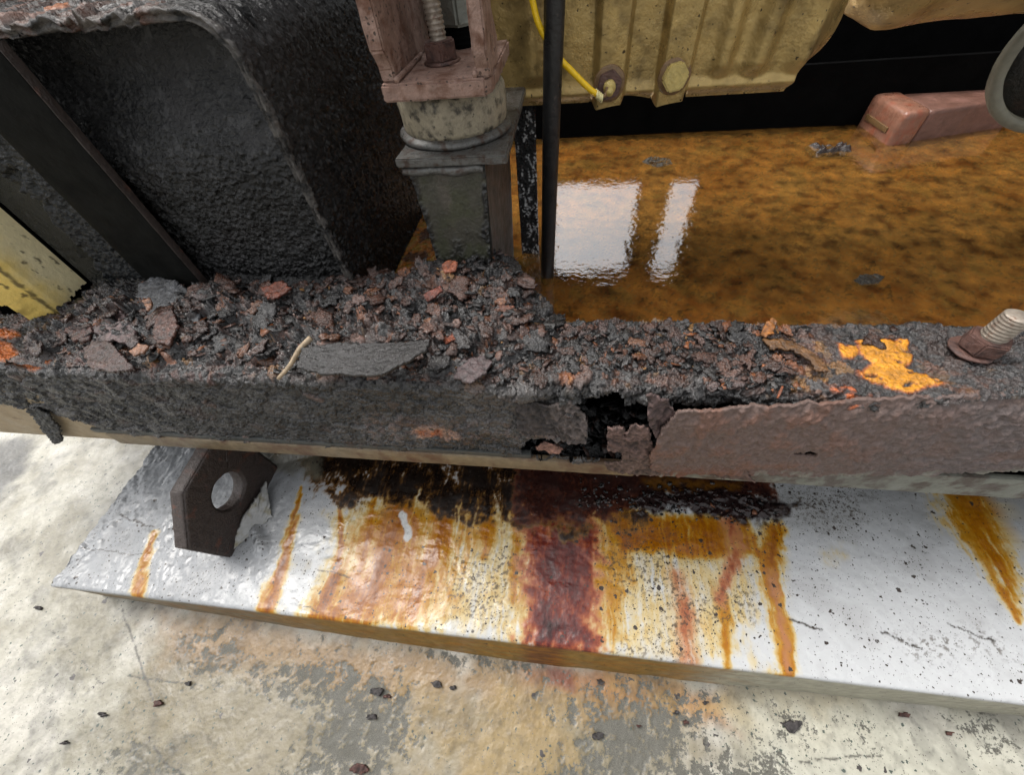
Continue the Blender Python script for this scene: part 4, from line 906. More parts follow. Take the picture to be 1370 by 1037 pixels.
flake("rust_flake", [(188, 402), (192, 388), (215, 378), (245, 385), (262, 398), (268, 425), (258, 442), (240, 440), (232, 420), (200, 424)], 0.012, srgb(112, 114, 118), "pale blue-grey rust disc leaning at the foot of the black upright", lambda A, Bv, a, b, s: 0.014 * b - 0.003, 0.003, 509, group=G)
flake("rust_flake", [(126, 440), (135, 422), (160, 416), (176, 428), (184, 448), (172, 460), (150, 456), (138, 460)], 0.014, srgb(136, 112, 110), "grey-pink grainy flake below the yellow post", lambda A, Bv, a, b, s: 0.007 * b, 0.003, 513, group=G)
flake("rust_flake", [(88, 446), (96, 430), (122, 425), (128, 440), (120, 456), (98, 456)], 0.014, srgb(106, 60, 46), "red-brown flake left of the grey-pink one below the yellow post", lambda A, Bv, a, b, s: 0.006 * b, 0.003, 517, group=G)
flake("rust_flake", [(112, 470), (124, 456), (150, 458), (168, 478), (180, 494), (150, 498), (122, 494)], 0.012, srgb(92, 62, 54), "brown domed flake at the left end of the heap's front", lambda A, Bv, a, b, s: 0.006 * np.sin(a * 3.1) * b, 0.003, 521, group=G)
flake("rust_flake", [(206, 446), (216, 426), (238, 420), (242, 440), (226, 462), (210, 460)], 0.018, srgb(120, 78, 64), "small brown flake lapping the pale blue-grey disc", lambda A, Bv, a, b, s: 0.008 * b, 0.003, 525, group=G)
flake("rust_flake", [(606, 505), (618, 480), (650, 478), (660, 488), (650, 504), (630, 515)], 0.006, srgb(104, 84, 84), "purplish-brown flake beside the front edge left of the hole", lambda A, Bv, a, b, s: 0.004 * a, 0.0025, 529, group=G)
flake("rust_flake", [(1020, 455), (1040, 454), (1062, 460), (1084, 474), (1100, 482), (1108, 500), (1090, 498), (1082, 486), (1060, 472), (1030, 468)], 0.006, srgb(136, 92, 44), "long curved ochre-brown strip of scale left of the yellow paint patch", lambda A, Bv, a, b, s: 0.003 * np.sin(a * 3), 0.002, 533, group=G, edge=0.0012)
flake("rust_chip", [(1016, 448), (1022, 434), (1032, 430), (1038, 434), (1034, 448), (1024, 452)], 0.008, srgb(226, 142, 58), "bright orange chip standing on the beam's rear edge", lambda A, Bv, a, b, s: 0.006 * b, 0.002, 537, "rust chip", G, edge=0.0008)
flake("rust_chip", [(172, 470), (186, 459), (198, 462), (192, 472), (178, 476)], 0.020, srgb(190, 136, 104), "tan chip in front of the small brown flake on the heap", None, 0.002, 541, "rust chip", G, edge=0.0008)
flake("rust_chip", [(190, 402), (200, 398), (204, 408), (196, 416)], 0.032, srgb(206, 150, 118), "small tan chip stuck to the pale blue-grey disc", None, 0.002, 545, "rust chip", G, edge=0.0006)
flake("rust_chip", [(352, 388), (380, 380), (392, 388), (372, 400), (356, 400)], 0.026, srgb(150, 76, 46), "red-orange chip on the heap under the pebbled black upright", lambda A, Bv, a, b, s: 0.006 * b, 0.002, 549, "rust chip", G)
flake("rust_chip", [(590, 452), (600, 446), (620, 447), (612, 456), (596, 462)], 0.010, srgb(176, 84, 40), "red-orange chip right of the broad curled sheet", lambda A, Bv, a, b, s: 0.004 * a, 0.002, 553, "rust chip", G)
flake("rust_chip", [(566, 396), (590, 386), (594, 392), (572, 404)], 0.020, srgb(146, 72, 50), "narrow red sliver on the heap in front of the pedestal", lambda A, Bv, a, b, s: 0.004 * b, 0.002, 557, "rust chip", G, edge=0.0007)
flake("rust_chip", [(590, 356), (602, 350), (614, 354), (610, 364), (594, 366)], 0.020, srgb(186, 104, 68), "orange flake against the foot of the grey pedestal", lambda A, Bv, a, b, s: 0.004 * b, 0.002, 561, "rust chip", G, edge=0.0007)
flake("rust_flake", [(658, 418), (664, 410), (688, 412), (690, 424), (668, 428)], 0.012, srgb(150, 96, 74), "rounded brown flake near the right end of the heap", lambda A, Bv, a, b, s: 0.004 * np.sin(a * 3), 0.0025, 565, group=G, edge=0.001)
p0 = onz(1040, 533, 0.006); p1 = onz(1047, 517, 0.008)
s_ = tube("wood_splinter", [p0, (p0 + p1) / 2 + [0, 0, 0.0008], p1], [0.0007, 0.0012, 0.0008], M_brackr, None, 6, 4); tag(s_, "short orange splinter lying on the beam right of the hole", "splinter")
a_ = onz(372, 507, 0.012); b_ = onz(416, 452, 0.034)
t_ = tube("straw_twig", [a_, a_ * 0.66 + b_ * 0.34 + [0.001, 0, 0], a_ * 0.3 + b_ * 0.7 + [-0.001, 0, 0.001], b_], [0.0016, 0.0020, 0.0022, 0.0026], M_twig, None, 8, 5); tag(t_, "pale dry straw leaning on the broad curled rust sheet", "straw")

# ---- anchor bolt at the right end of the beam
bp_ = onz(1306, 468, 0.002); bp_[2] = 0.001
ab = thing("anchor_bolt", bp_, "rusty anchor bolt and hex nut standing on the right end of the beam", "bolt")
ax_ = (0.04, 0.02, 1.0)
lathe("washer", [(0.010, 0), (0.0152, 0), (0.0156, 0.001), (0.0150, 0.0020), (0.010, 0.0020)], M_nut, ab, bp_ - [0.004, 0, 0.0], ax_, 40, 0.0012, 0.008, 3)
hexnut("nut", M_nut, ab, bp_ + [0, 0, 0.003], ax_, 0.0255, 0.0125, 0.0012, 0.00018, 3, 0.3)
lathe("threaded_shank", thread_prof(0.0088, 0.0230, 0.0028, 0.0010), M_stud, ab, bp_ + [0.0006, 0.0003, 0.0145], ax_, 36)

# ================================================================== BLACK UPRIGHT (pressed box column with a rounded hood)
up = thing("steel_upright", (-0.33, 0.45, -0.13), "black pebble-textured steel upright with a rounded rusty top edge", "upright")
XC, YC, ZT, RC = -0.2345, 0.330, 0.2315, 0.034
# web (recessed front panel) with pebbled paint
def pebbled(A, Bv, size, seed, amp):
    h1, e1, r1, q1 = flakes(A, Bv, size, seed, 1.4, 0.6); h2, e2, r2, q2 = flakes(A, Bv, size * 0.5, seed + 3, 1.4, 0.5)
    return amp * (1.2 * sst(0.0, 0.35, e1) * (0.4 + 0.9 * q1) + 0.6 * h1 + 0.5 * sst(0, 0.3, e2) * q2 + 0.3 * h2), r1, q1
A, Bv = np.meshgrid(np.arange(-0.475, XC - 0.002, 0.0010), np.arange(-0.02, 0.226, 0.0010), indexing='ij')
h, r1, q1 = pebbled(A, Bv, 0.0062, 601, 0.0017); n1 = fbm(A / 0.05, Bv / 0.05, 4, 605)
c = np.ones(A.shape + (3,)) * 0.0055 * (0.4 + 1.1 * q1)[..., None]; c = mix(c, np.array([0.04, 0.04, 0.041]), (r1 > 0.75) * sst(-0.3, 0.2, n1) * 0.6); c = mix(c, BLK, sst(0.1, 0.4, n1) * 0.7)  # lighter flecks: sparkle on the black paint put into the colour
sm = sst(0.13, 0.19, Bv + 0.05 * n1)                                # smoother towards the hood
mk = np.zeros(c.shape); mk[..., 1] = 0.02
rec = 0.010 + 0.006 * sst(-0.30, -0.44, A) + 0.030 * sst(0.12, 0.20, Bv)
bead = 0.007 * np.exp(-((Bv - 0.004) / 0.005) ** 2)
grid_obj("web_panel", np.stack([A, YC + rec - h * (1 - 0.75 * sm) - bead, Bv], -1), M_black, up, c, mk, smooth=False)
# hood: the right side wall bending over into the top, one sheet with a rim
hp = [(XC, z) for z in np.arange(-0.128, ZT - RC, 0.0012)] + [(XC - RC + RC * math.cos(a), ZT - RC + RC * math.sin(a)) for a in np.linspace(0.03, math.pi / 2, 40)] + [(x, ZT) for x in np.arange(XC - RC - 0.001, -0.80, -0.0016)]
hp = np.array(hp); dpp = np.gradient(hp, axis=0); dpp /= np.linalg.norm(dpp, axis=1)[:, None]; hn = np.stack([dpp[:, 1], -dpp[:, 0]], 1)
yl = np.concatenate([[YC + 0.022, YC + 0.012, YC + 0.004, YC + 0.0015], YC + 0.0045 - 0.0045 * np.sin(np.linspace(0.2, math.pi / 2, 5)), np.arange(YC + 0.004, 0.60, 0.0012)])
inn = np.concatenate([[0.0075, 0.0075, 0.0075, 0.0062], 0.0045 * np.cos(np.linspace(0.2, math.pi / 2, 5)) * 0 + np.linspace(0.0045, 0.0008, 5), np.zeros(len(yl) - 9)])
hs_ = np.concatenate([[0], np.cumsum(np.linalg.norm(np.diff(hp, axis=0), axis=1))])
SS, YL = np.meshgrid(hs_, yl, indexing='ij'); IN = np.broadcast_to(inn, SS.shape)
h, r1, q1 = pebbled(SS, YL, 0.0050, 611, 0.0009); n1 = fbm(SS / 0.05, YL / 0.05, 4, 615); n2 = fbm(SS / 0.012, YL / 0.006, 4, 617)
topm = sst(0.345 + 0.03, 0.345 + 0.08, SS)
fl_, _, fr_, fh_ = flakes(YL, SS, 0.012, 619, 1.8, 0.5, 2.2)
hh = (h * (1 - 0.5 * sst(0.24, 0.34, SS)) + 0.004 * topm * fl_ + 0.0012 * n2) * sst(0.0, 0.003, 0.0075 - IN + 0.001)
Xh = np.broadcast_to(hp[:, 0:1], SS.shape) + hn[:, 0:1] * (hh - IN); Zh = np.broadcast_to(hp[:, 1:2], SS.shape) + hn[:, 1:2] * (hh - IN)
c = np.ones(SS.shape + (3,)) * 0.006 * (0.45 + 1.1 * q1)[..., None]; c = mix(c, np.array([0.038, 0.038, 0.039]), (r1 > 0.75) * 0.5)  # paler flecks here too are painted-in sparkle
c = mix(c, BLK, sst(0.0, 0.35, n1) * 0.6)
rust_t = pick(fr_, (2.5, 2, 1.5, 4, 4, 0.25, 0.0)) * (0.7 + 0.6 * fh_)[..., None]
c = c * (1 - topm)[..., None] + rust_t * topm[..., None]
rimm = sst(0.010, 0.002, YL - YC) * sst(0.05, 0.14, SS)
c = mix(c, srgb(96, 92, 88), rimm * sst(-0.25, 0.2, n2) * 0.75)
mk = np.zeros(c.shape); mk[..., 1] = topm * 0.25
grid_obj("bent_hood", np.stack([Xh, YL, Zh], -1), M_black, up, c, mk, flip=True, smooth=False)
box("worn_edge", (-0.4158, YC - 0.0055, -0.02), (-0.4148, YC + 0.003, 0.2235), M_lug, up, 0.0006, 0.006, 0.0006, 0.02, 6)
# the left flange plate with its bright edge, clotted strip and dark gap beside it
box("flange_plate", (-0.486, YC - 0.006, -0.02), (-0.416, YC + 0.004, 0.2235), M_smooth, up, 0.0018, 0.006, 0.0006, 0.02, 5)
A, Bv = np.meshgrid(np.arange(-0.60, -0.487, 0.0011), np.arange(-0.02, 0.224, 0.0011), indexing='ij')
cl = sst(-0.006, 0.010, (A + 0.600) - 0.035 - 0.18 * Bv + 0.03 * fbm(A / 0.03, Bv / 0.03, 4, 631))
h, r1, q1 = pebbled(A, Bv, 0.0065, 633, 0.0016)
c = np.ones(A.shape + (3,)) * np.array([0.006, 0.008, 0.009]); c = mix(c, np.array([0.022, 0.023, 0.0235]), cl * (0.5 + 0.5 * q1)); mk = np.zeros(c.shape); mk[..., 1] = cl * 0.3
grid_obj("clotted_face", np.stack([A, YC + 0.016 - cl * (0.006 + h), Bv], -1), M_black, up, c, mk)
box("back_plate", (-0.80, 0.590, -0.13), (XC - 0.006, 0.598, ZT - 0.012), M_dark, up)

# ---- yellow corner post at the left
yp = thing("corner_post", (-0.66, 0.28, -0.02), "yellow painted corner post, chipped and rusted away at its foot", "post")
# plan: side face (towards +x) and, past a crease, the front face
plan = np.array([(-0.606, 0.344), (-0.604, 0.300), (-0.606, 0.293), (-0.640, 0.246), (-0.72, 0.236), (-0.90, 0.232)])
ps = np.concatenate([[0], np.cumsum(np.linalg.norm(np.diff(plan, axis=0), axis=1))]); pu = np.arange(0, 0.21, 0.0012)
S_, Zv = np.meshgrid(pu, np.arange(-0.04, 0.16, 0.0012), indexing='ij')
xx = np.interp(S_, ps, plan[:, 0]); yy = np.interp(S_, ps, plan[:, 1]); n1 = fbm(S_ / 0.03, Zv / 0.03, 4, 641); n2 = fbm(S_ / 0.007, Zv / 0.007, 4, 643); n3 = fbm(S_ / 0.05, Zv / 0.015, 4, 645)
def pu_(px, py):
    best = None
    for i in range(len(plan) - 1):
        a = plan[i]; e = plan[i + 1] - a; d = ray(px, py)
        den = d[0] * e[1] - d[1] * e[0]
        t = (a[0] * e[1] - a[1] * e[0]) / den; s_ = (a[0] * d[1] - a[1] * d[0]) / den
        if -0.001 <= s_ <= 1.001 and t > 0: return ps[i] + s_ * (ps[i + 1] - ps[i]), H + t * d[2]
    return None
pts = [pu_(*q) for q in [(114, 384), (95, 400), (98, 412), (85, 432), (60, 442), (36, 426), (2, 405)]]; pts = np.array([q for q in pts if q is not None])
o_ = np.argsort(pts[:, 0]); low = np.interp(S_, pts[o_, 0], pts[o_, 1])
pm = sst(-0.001, 0.001, Zv - low + 0.006 * n1 + 0.004 * n2)
c = np.ones(S_.shape + (3,)) * np.array([0.045, 0.028, 0.022]); c = mix(c, np.array([0.02, 0.019, 0.019]), sst(-0.2, 0.2, n1))
yc = np.ones(S_.shape + (3,)) * srgb(236, 204, 112); yc = mix(yc, srgb(236, 226, 190), sst(0.060, 0.018, S_ + 0.02 * n1) * 0.75); yc = mix(yc, srgb(110, 88, 38), sst(0.05, 0.4, n3 + 0.3 * n2) * sst(0.05, 0.08, S_) * 0.6)
yc = mix(yc, srgb(58, 46, 34), sst(0.40, 0.55, 0.4 * n2 + 0.8 * fbm(S_ / 0.012, Zv / 0.03, 5, 647, 0.65)) * 0.8); yc = mix(yc, srgb(52, 44, 32), sst(0.0028, 0.0006, np.abs(S_ - 0.052) + 0.0025 * n2) * 0.8)
c = c * (1 - pm)[..., None] + yc * pm[..., None]
def onp(pts):
    q = [pu_(*p) for p in pts]; return np.array([a for a in q if a is not None])
mk = np.zeros(c.shape); mk[..., 1] = (1 - pm) * 0.2
out = 0.0012 * pm - 0.002 * (1 - pm) * n2
t2 = np.gradient(np.stack([xx[:, 0], yy[:, 0]], 1), axis=0); t2 /= np.linalg.norm(t2, axis=1)[:, None]; nx = -t2[:, 1:2]; nyy = t2[:, 0:1]
sgn = 1.0 if (nx[5, 0] > 0) else -1.0
grid_obj("post_skin", np.stack([xx + sgn * nx * out, yy + sgn * nyy * out, Zv], -1), M_post, yp, c, mk, pm > 0.5)
box("post_core", (-0.90, 0.30, -0.04), (-0.612, 0.342, 0.16), M_dark, yp)

A, Bv = np.meshgrid(np.arange(XC + 0.003, -0.139, 0.0015), np.arange(0.345, 0.585, 0.0015), indexing='ij')
n1 = fbm(A / 0.03, Bv / 0.03, 4, 671); n2 = fbm(A / 0.008, Bv / 0.008, 4, 673)
c = np.ones(A.shape + (3,)) * srgb(140, 84, 22); c = mix(c, srgb(70, 40, 16), sst(-0.1, 0.3, n1 + 0.4 * n2)); c = mix(c, srgb(120, 104, 30), sst(0.1, 0.4, n2 - n1) * 0.6)
dk = grid_obj("deck_plate", np.stack([A, Bv, -0.045 + 0.002 * n2], -1), M_black, None, c, np.zeros(c.shape), None, 0.004, nrm=(0, 0, 1))
tag(dk, "wet orange-brown deck plate showing as a wedge between the black upright and the pedestal", "deck plate")

# ================================================================== ENGINE MOUNT
em = thing("engine_mount", (-0.11, 0.45, -0.13), "grey pedestal carrying a round olive rubber mount under the rusty bracket", "engine mount")
# tapered pedestal with cleaner paint above and black scale at its foot
A, W = np.meshgrid(np.linspace(0, 1, 70), np.linspace(0, 1, 150), indexing='ij')
xl = -0.143 + (-0.150 + 0.143) * W; xr = -0.086 + (-0.076 + 0.086) * W
Zv = -0.03 + (0.1135 + 0.03) * W
n1 = fbm(A * 2.2, W * 4, 4, 701); n2 = fbm(A * 9, W * 16, 4, 703); sc3 = flakes(A * 0.06, W * 0.14, 0.005, 705)[0]
grime = np.clip(sst(0.52, 0.22, W + 0.25 * n1) + sst(0.10, 0.02, np.minimum(A, 1 - A) + 0.08 * n1), 0, 1) * sst(-0.35, 0.15, n2 + 0.2)
c = np.ones(A.shape + (3,)) * srgb(66, 64, 55); c = mix(c, srgb(84, 78, 70), sst(0.12, 0.03, np.abs(A - 0.42) + 0.08 * n1) * sst(0.45, 0.8, W) * 0.7); c = mix(c, srgb(58, 62, 40), sst(0, 0.4, n1) * 0.5)
c = mix(c, np.array([0.013, 0.013, 0.0135]), grime * 0.9)
grid_obj("pedestal_face", np.stack([xl + (xr - xl) * A, 0.371 - grime * 0.003 * (sc3 + 0.6), Zv], -1), M_ped, em, c, np.zeros(c.shape))
prism("pedestal_body", [(-0.1425, -0.13), (-0.0865, -0.13), (-0.077, 0.1135), (-0.1495, 0.1135)], 'y', 0.3735, 0.56, M_pedside, em, 0.001, 0.012, 0.001, 0.01, 5)
prism("base_plate", [(-0.157, 0.361), (-0.054, 0.361), (-0.054, 0.572), (-0.157, 0.572)], 'z', 0.114, 0.1215, M_rim, em, 0.0012, 0.009, 0.0008, 0.015, 8)
tube("weld_bead", [(-0.154, 0.3655, 0.1095), (-0.140, 0.366, 0.1085), (-0.122, 0.366, 0.1095), (-0.103, 0.366, 0.1080), (-0.086, 0.366, 0.1100), (-0.078, 0.367, 0.1085)], [0.003, 0.0045, 0.0038, 0.005, 0.004, 0.0036], M_rim, em, 10, 6)
MC = (-0.112, 0.428)
lathe("lower_rim", [(0.0, 0), (0.0535, 0.0), (0.0555, 0.002), (0.0548, 0.0045), (0.0515, 0.0065), (0.050, 0.007)], M_rim, em, (*MC, 0.1217), (0, 0, 1), 72, 0.0012, 0.02, 3)
lathe("rubber_block", [(0.0495, 0), (0.0503, 0.004), (0.0508, 0.012), (0.0508, 0.022), (0.0500, 0.029), (0.0485, 0.0315), (0.0465, 0.033)], M_rubber, em, (*MC, 0.1275), (0, 0, 1), 72, 0.0016, 0.02, 7)
lathe("upper_rim", [(0.046, 0), (0.0475, 0.001), (0.0475, 0.0045), (0.044, 0.006)], M_rim, em, (*MC, 0.158), (0, 0, 1), 60, 0.0008, 0.02, 9)

# ---- the rusty bracket standing on the mount
eb = thing("engine_bracket", (-0.108, 0.42, 0.163), "pinkish rusted steel bracket of two upright plates on a base plate", "bracket")
prism("base_plate", [(-0.1515, 0.362), (-0.0665, 0.362), (-0.062, 0.375), (-0.062, 0.485), (-0.158, 0.485), (-0.1515, 0.38)], 'z', 0.1635, 0.1755, M_brack, eb, 0.0015, 0.007, 0.0012, 0.01, 11)
prism("side_plate", [(0.366, 0.1756), (0.366, 0.185), (0.358, 0.196), (0.356, 0.42), (0.49, 0.42), (0.484, 0.1756)], 'x', -0.1505, -0.1385, M_brack, eb, 0.0014, 0.008, 0.0012, 0.01, 13)
prism("side_plate", [(0.365, 0.1756), (0.365, 0.180), (0.359, 0.192), (0.356, 0.42), (0.405, 0.42), (0.400, 0.21), (0.415, 0.19), (0.41, 0.1756)], 'x', -0.0735, -0.0625, M_brack, eb, 0.0014, 0.008, 0.0012, 0.01, 17)
for (x0, sd_) in ((-0.1375, 1), (-0.0745, -1)):
    tube("weld_bead", [(x0, 0.364, 0.1775), (x0 + 0.001 * sd_, 0.385, 0.178), (x0, 0.41, 0.177), (x0 + 0.0006, 0.44, 0.178)], [0.0022, 0.002, 0.0024, 0.0018], M_brack, eb, 8, 6)
SB = onz(592, 82, 0.1757)
lathe("threaded_stud", thread_prof(0.0072, 0.062, 0.0034, 0.0011), M_stud, eb, SB + [0, 0, 0.008], (-0.03, 0.02, 1), 30)
hexnut("nut", M_nut, eb, SB + [0, 0, 0.001], (-0.03, 0.02, 1), 0.0255, 0.0135, 0.0012, 0.0002, 9, 0.25)
lathe("washer", [(0.007, 0), (0.0155, 0), (0.0158, 0.001), (0.015, 0.0024), (0.007, 0.0024)], M_nut, eb, SB - [0, 0, 0.0006], (0, 0, 1), 30, 0.001, 0.006, 4)
b2 = ony(616, 30, 0.475)
hexnut("jacking_nut", M_gnut, eb, (b2[0], 0.475, b2[2]), (0, 0, 1), 0.042, 0.05, 0.002, 0.0003, 3, 0.1)
lathe("jacking_screw", thread_prof(0.0150, b2[2] - 0.1740, 0.004, 0.0017), M_dark, eb, (b2[0], 0.475, 0.1745), (0, 0, 1), 36)

# ---- black oily plate behind the mount
A, Bv = np.meshgrid(np.arange(-0.075, -0.046, 0.0008), np.arange(-0.13, 0.11, 0.0008), indexing='ij')
h, r1, q1 = pebbled(A, Bv, 0.0024, 661, 0.0010)
c = np.ones(A.shape + (3,)) * 0.012; c = mix(c, np.array([0.62, 0.62, 0.62]), (r1 > 0.6) * sst(-0.1, 0.25, fbm(A / 0.010, Bv / 0.02, 4, 667) + 9 * (A + 0.062)) * 0.9)
sp = grid_obj("stiffener_plate", np.stack([A, 0.585 - h, Bv], -1), M_black, None, c, np.zeros(c.shape), None, 0.005, nrm=(0, -1, 0))
tag(sp, "narrow black oily plate flecked white, upright behind the mount", "steel plate")

# ================================================================== ENGINE
ZPAN = 0.103
en = thing("engine", (0.1, 0.69, ZPAN), "gold-olive painted engine with a ribbed oil pan hanging over the water", "engine")
# plan curve of the pan: along the front, round the right corner, back
front_x = np.arange(-0.105, 0.228, 0.0013)
pc = [(x, 0.550) for x in front_x] + [(0.228 + 0.050 * math.sin(a), 0.600 - 0.050 * math.cos(a)) for a in np.linspace(0.03, math.pi / 2, 44)] + [(0.278, y) for y in np.arange(0.603, 0.68, 0.003)]
pc = np.array(pc); dpc = np.gradient(pc, axis=0); dpc /= np.linalg.norm(dpc, axis=1)[:, None]; pn_ = np.stack([dpc[:, 1], -dpc[:, 0]], 1)
ua = np.concatenate([[0], np.cumsum(np.linalg.norm(np.diff(pc, axis=0), axis=1))])
zc = np.concatenate([[ZPAN - 0.002, ZPAN - 0.001], np.arange(ZPAN, 0.235, 0.0012), [0.26, 0.30, 0.36, 0.42]])
UU, ZV = np.meshgrid(ua, zc, indexing='ij'); xq = np.broadcast_to(pc[:, 0:1], UU.shape)
def box_s(x, a, b, s): return sst(a - s, a + s, x) * sst(b + s, b - s, x)
flare = (ZV - 0.12) * 0.10                                            # ribs widen upwards
prof_ = 0.010 * box_s(xq, -0.16, -0.10, 0.008) + 0.012 * box_s(xq, 0.026 - flare * 0.3, 0.058 - flare * 0.1, 0.004) + 0.013 * box_s(xq, 0.094 - flare * 0.2, 0.126 + flare * 0.1, 0.004)
prof_ += 0.010 * np.exp(-((xq - 0.158) / 0.010) ** 2) + 0.014 * np.exp(-((xq - 0.192 - 0.05 * (ZV - 0.12)) / 0.012) ** 2) + 0.010 * np.exp(-((xq - 0.236) / 0.012) ** 2) + 0.006 * np.exp(-((xq + 0.045) / 0.014) ** 2)
prof_ *= sst(ZPAN + 0.010, ZPAN + 0.030, ZV)
tabs = np.maximum(box_s(xq, 0.026, 0.058, 0.003), box_s(xq, 0.094, 0.126, 0.003))
prof_ = np.maximum(prof_, 0.0115 * tabs)
lipz = 0.006 * np.exp(-((ZV - ZPAN - 0.008) / 0.006) ** 2) * (1 - tabs)
scal = 0.003 * np.abs(np.sin((xq - 0.026) / 0.068 * math.pi)) * (ZV < ZPAN + 0.012) * (xq > 0.02) * (xq < 0.13)
under = sst(ZPAN + 0.014, ZPAN - 0.002, ZV) * 0.006 * (1 - tabs)
cornr = sst(0.16, ZPAN, ZV) ** 2 * 0.030 * sst(0.235, 0.262, xq)
nn = 0.0004 * fbm(UU / 0.012, ZV / 0.012, 4, 801) + 0.0007 * fbm(UU / 0.06, ZV / 0.05, 3, 803)
off = prof_ + lipz - under + nn
XP = xq + pn_[:, 0:1] * off - cornr; YP = pc[:, 1:2] + pn_[:, 1:2] * off
ZQ = ZV + np.where(ZV < ZPAN + 0.006, scal * 1.6 - tabs * 0.004, 0) + 0.0
grid_obj("oil_pan", np.stack([XP, YP, ZQ], -1), M_pan, en, None, None)
box("pan_bottom", (-0.105, 0.556, ZPAN + 0.003), (0.235, 0.72, ZPAN + 0.010), M_dark, en)
box("engine_block", (-0.105, 0.575, 0.40), (0.9, 0.80, 0.62), M_dark, en, 0.02)  # unseen block above the pan, added to darken the inside
for nm, (qx, qz), m_ in (("pan_bolt", (0.1090, 0.1262), M_bolt), ):
    bt = lathe("bolt_collar", [(0.0, 0), (0.0172, 0), (0.0172, 0.0015), (0.0160, 0.0028), (0.0, 0.0028)], M_brown, en, (qx, 0.5385, qz), (0.05, -1, 0.05), 32, 0.0008, 0.006, 3)
    hexnut(nm, m_, en, (qx, 0.5355, qz), (0.05, -1, 0.05), 0.0245, 0.0085, 0.0016, 0.0001, 5, 0.15)
qx, qz = 0.0405, 0.1225
lathe("sensor_collar", [(0.0, 0), (0.0172, 0), (0.0172, 0.0015), (0.0160, 0.0028), (0.0, 0.0028)], M_brown, en, (qx, 0.5385, qz), (0, -1, 0.05), 32, 0.0008, 0.006, 5)
hexnut("sensor_nut", M_nut, en, (qx, 0.5355, qz), (0, -1, 0.05), 0.0245, 0.007, 0.001, 0.00012, 7, 0.3)
lathe("sensor_tip", [(0.0, 0), (0.0066, 0), (0.0066, 0.005), (0.0050, 0.006), (0.0036, 0.009), (0.0036, 0.017), (0.0, 0.018)], M_bolt, en, (qx, 0.529, qz), (0.0, -1, -0.1), 24)
# rounded casting right of the pan, and the pulley flange at the frame's edge
A, W = np.meshgrid(np.linspace(0, 1, 90), np.linspace(0, 1, 70), indexing='ij')
xs = 0.275 + 0.36 * A; lump = fbm(A * 5, W * 3, 3, 821); bot = np.interp(A, [0, 0.06, 0.14, 0.3, 0.5, 1.0], [0.168, 0.150, 0.138, 0.139, 0.140, 0.135])
ang_ = W * 2.2
grid_obj("flywheel_housing", np.stack([xs, 0.62 - 0.055 * np.sin(ang_) - 0.010 * lump - 0.014 * np.exp(-((A - 0.17) / 0.07) ** 2), bot + 0.05 * (1 - np.cos(ang_)) + 0.05 * W + 0.004 * lump], -1), M_pan, en, None, None, None, 0.006, nrm=(0, -1, 0))
fc = ony(1462, 66, 0.62)
lathe("pulley_flange", [(0.062, 0.0), (0.075, 0.0), (0.077, 0.002), (0.077, 0.014), (0.075, 0.017), (0.0665, 0.017), (0.0655, 0.014), (0.0645, 0.000), (0.0, 0.0)], M_ring, en, fc, (-0.30, -0.95, 0.05), 64, 0.0006, 0.02, 3)

lathe("pulley_web", [(0.0, 0.0), (0.064, 0.0), (0.064, 0.004), (0.030, 0.006), (0.026, 0.014), (0.0, 0.014)], M_pedside, en, fc + np.array([-0.30, -0.95, 0.05]) * 0.003, (-0.30, -0.95, 0.05), 48, 0.0006, 0.02, 5)
# ---- yellow sensor wire, black rod
wp = [ony(*p, y) for p, y in (((700, -60), 0.50), ((713, 2), 0.50), ((722, 35), 0.50), ((742, 70), 0.505), ((765, 95), 0.51), ((788, 118), 0.512), ((802, 128), 0.514))]
wr = thing("sensor_wire", wp[-1], "bright yellow wire curving down to the sensor on the oil pan", "wire")
tube("sleeve", wp, 0.0030, M_wire, wr, 10, 10)
we = ony(812, 116, 0.517)
tube("bare_end", [wp[-1], wp[-1] * 0.4 + we * 0.6 + [0.002, -0.002, -0.004], we], [0.0022, 0.0018, 0.0016], M_brown, wr, 8, 6)
coil = [wp[-1] + np.array([0.0018 * t - 0.004, 0.0046 * math.sin(t * 6.28), 0.0034 * math.cos(t * 6.28) + 0.0012 * (2 - t)]) for t in np.linspace(0, 4, 49)]
tube("binding", coil, 0.0011, M_cream, wr, 6, 1)
r0 = onz(732, 378, -0.135); r1 = ony(742, 0, 0.500)
rd = tube("black_rod", [r0, r1, r1 + (r1 - r0) * 0.6], 0.0100, M_rod, None, 24, 8); tag(rd, "upright round black rod standing in the rusty water before the oil pan", "rod")

# ================================================================== WATER, TRAY, FAR THINGS
ZW = -0.12
A, Bv = np.meshgrid(np.concatenate([np.arange(-0.35, 0.95, 0.0032), np.arange(0.95, 1.6, 0.05)]), np.arange(0.286, 1.085, 0.0032), indexing='ij')
n1 = fbm(A / 0.09, Bv / 0.09, 5, 901); n2 = fbm(A / 0.02, Bv / 0.03, 5, 903); n3 = fbm(A / 0.007, Bv / 0.007, 4, 905)
c = np.ones(A.shape + (3,)) * srgb(218, 140, 52)
c = mix(c, srgb(166, 100, 40), sst(-0.1, 0.3, n1 + 0.5 * n2)); c = mix(c, srgb(158, 138, 66), sst(0.1, 0.45, fbm(A / 0.07, Bv / 0.07, 4, 909)) * 0.8); c = mix(c, srgb(238, 164, 56), sst(0.1, 0.5, n2 - 0.6 * n1) * 0.7)
c = mix(c, srgb(54, 34, 18), sst(0.22, 0.42, n3 + 0.5 * n2) * 0.75); c = mix(c, srgb(200, 170, 120), sst(0.36, 0.5, n3 - 0.3 * n2) * 0.45)
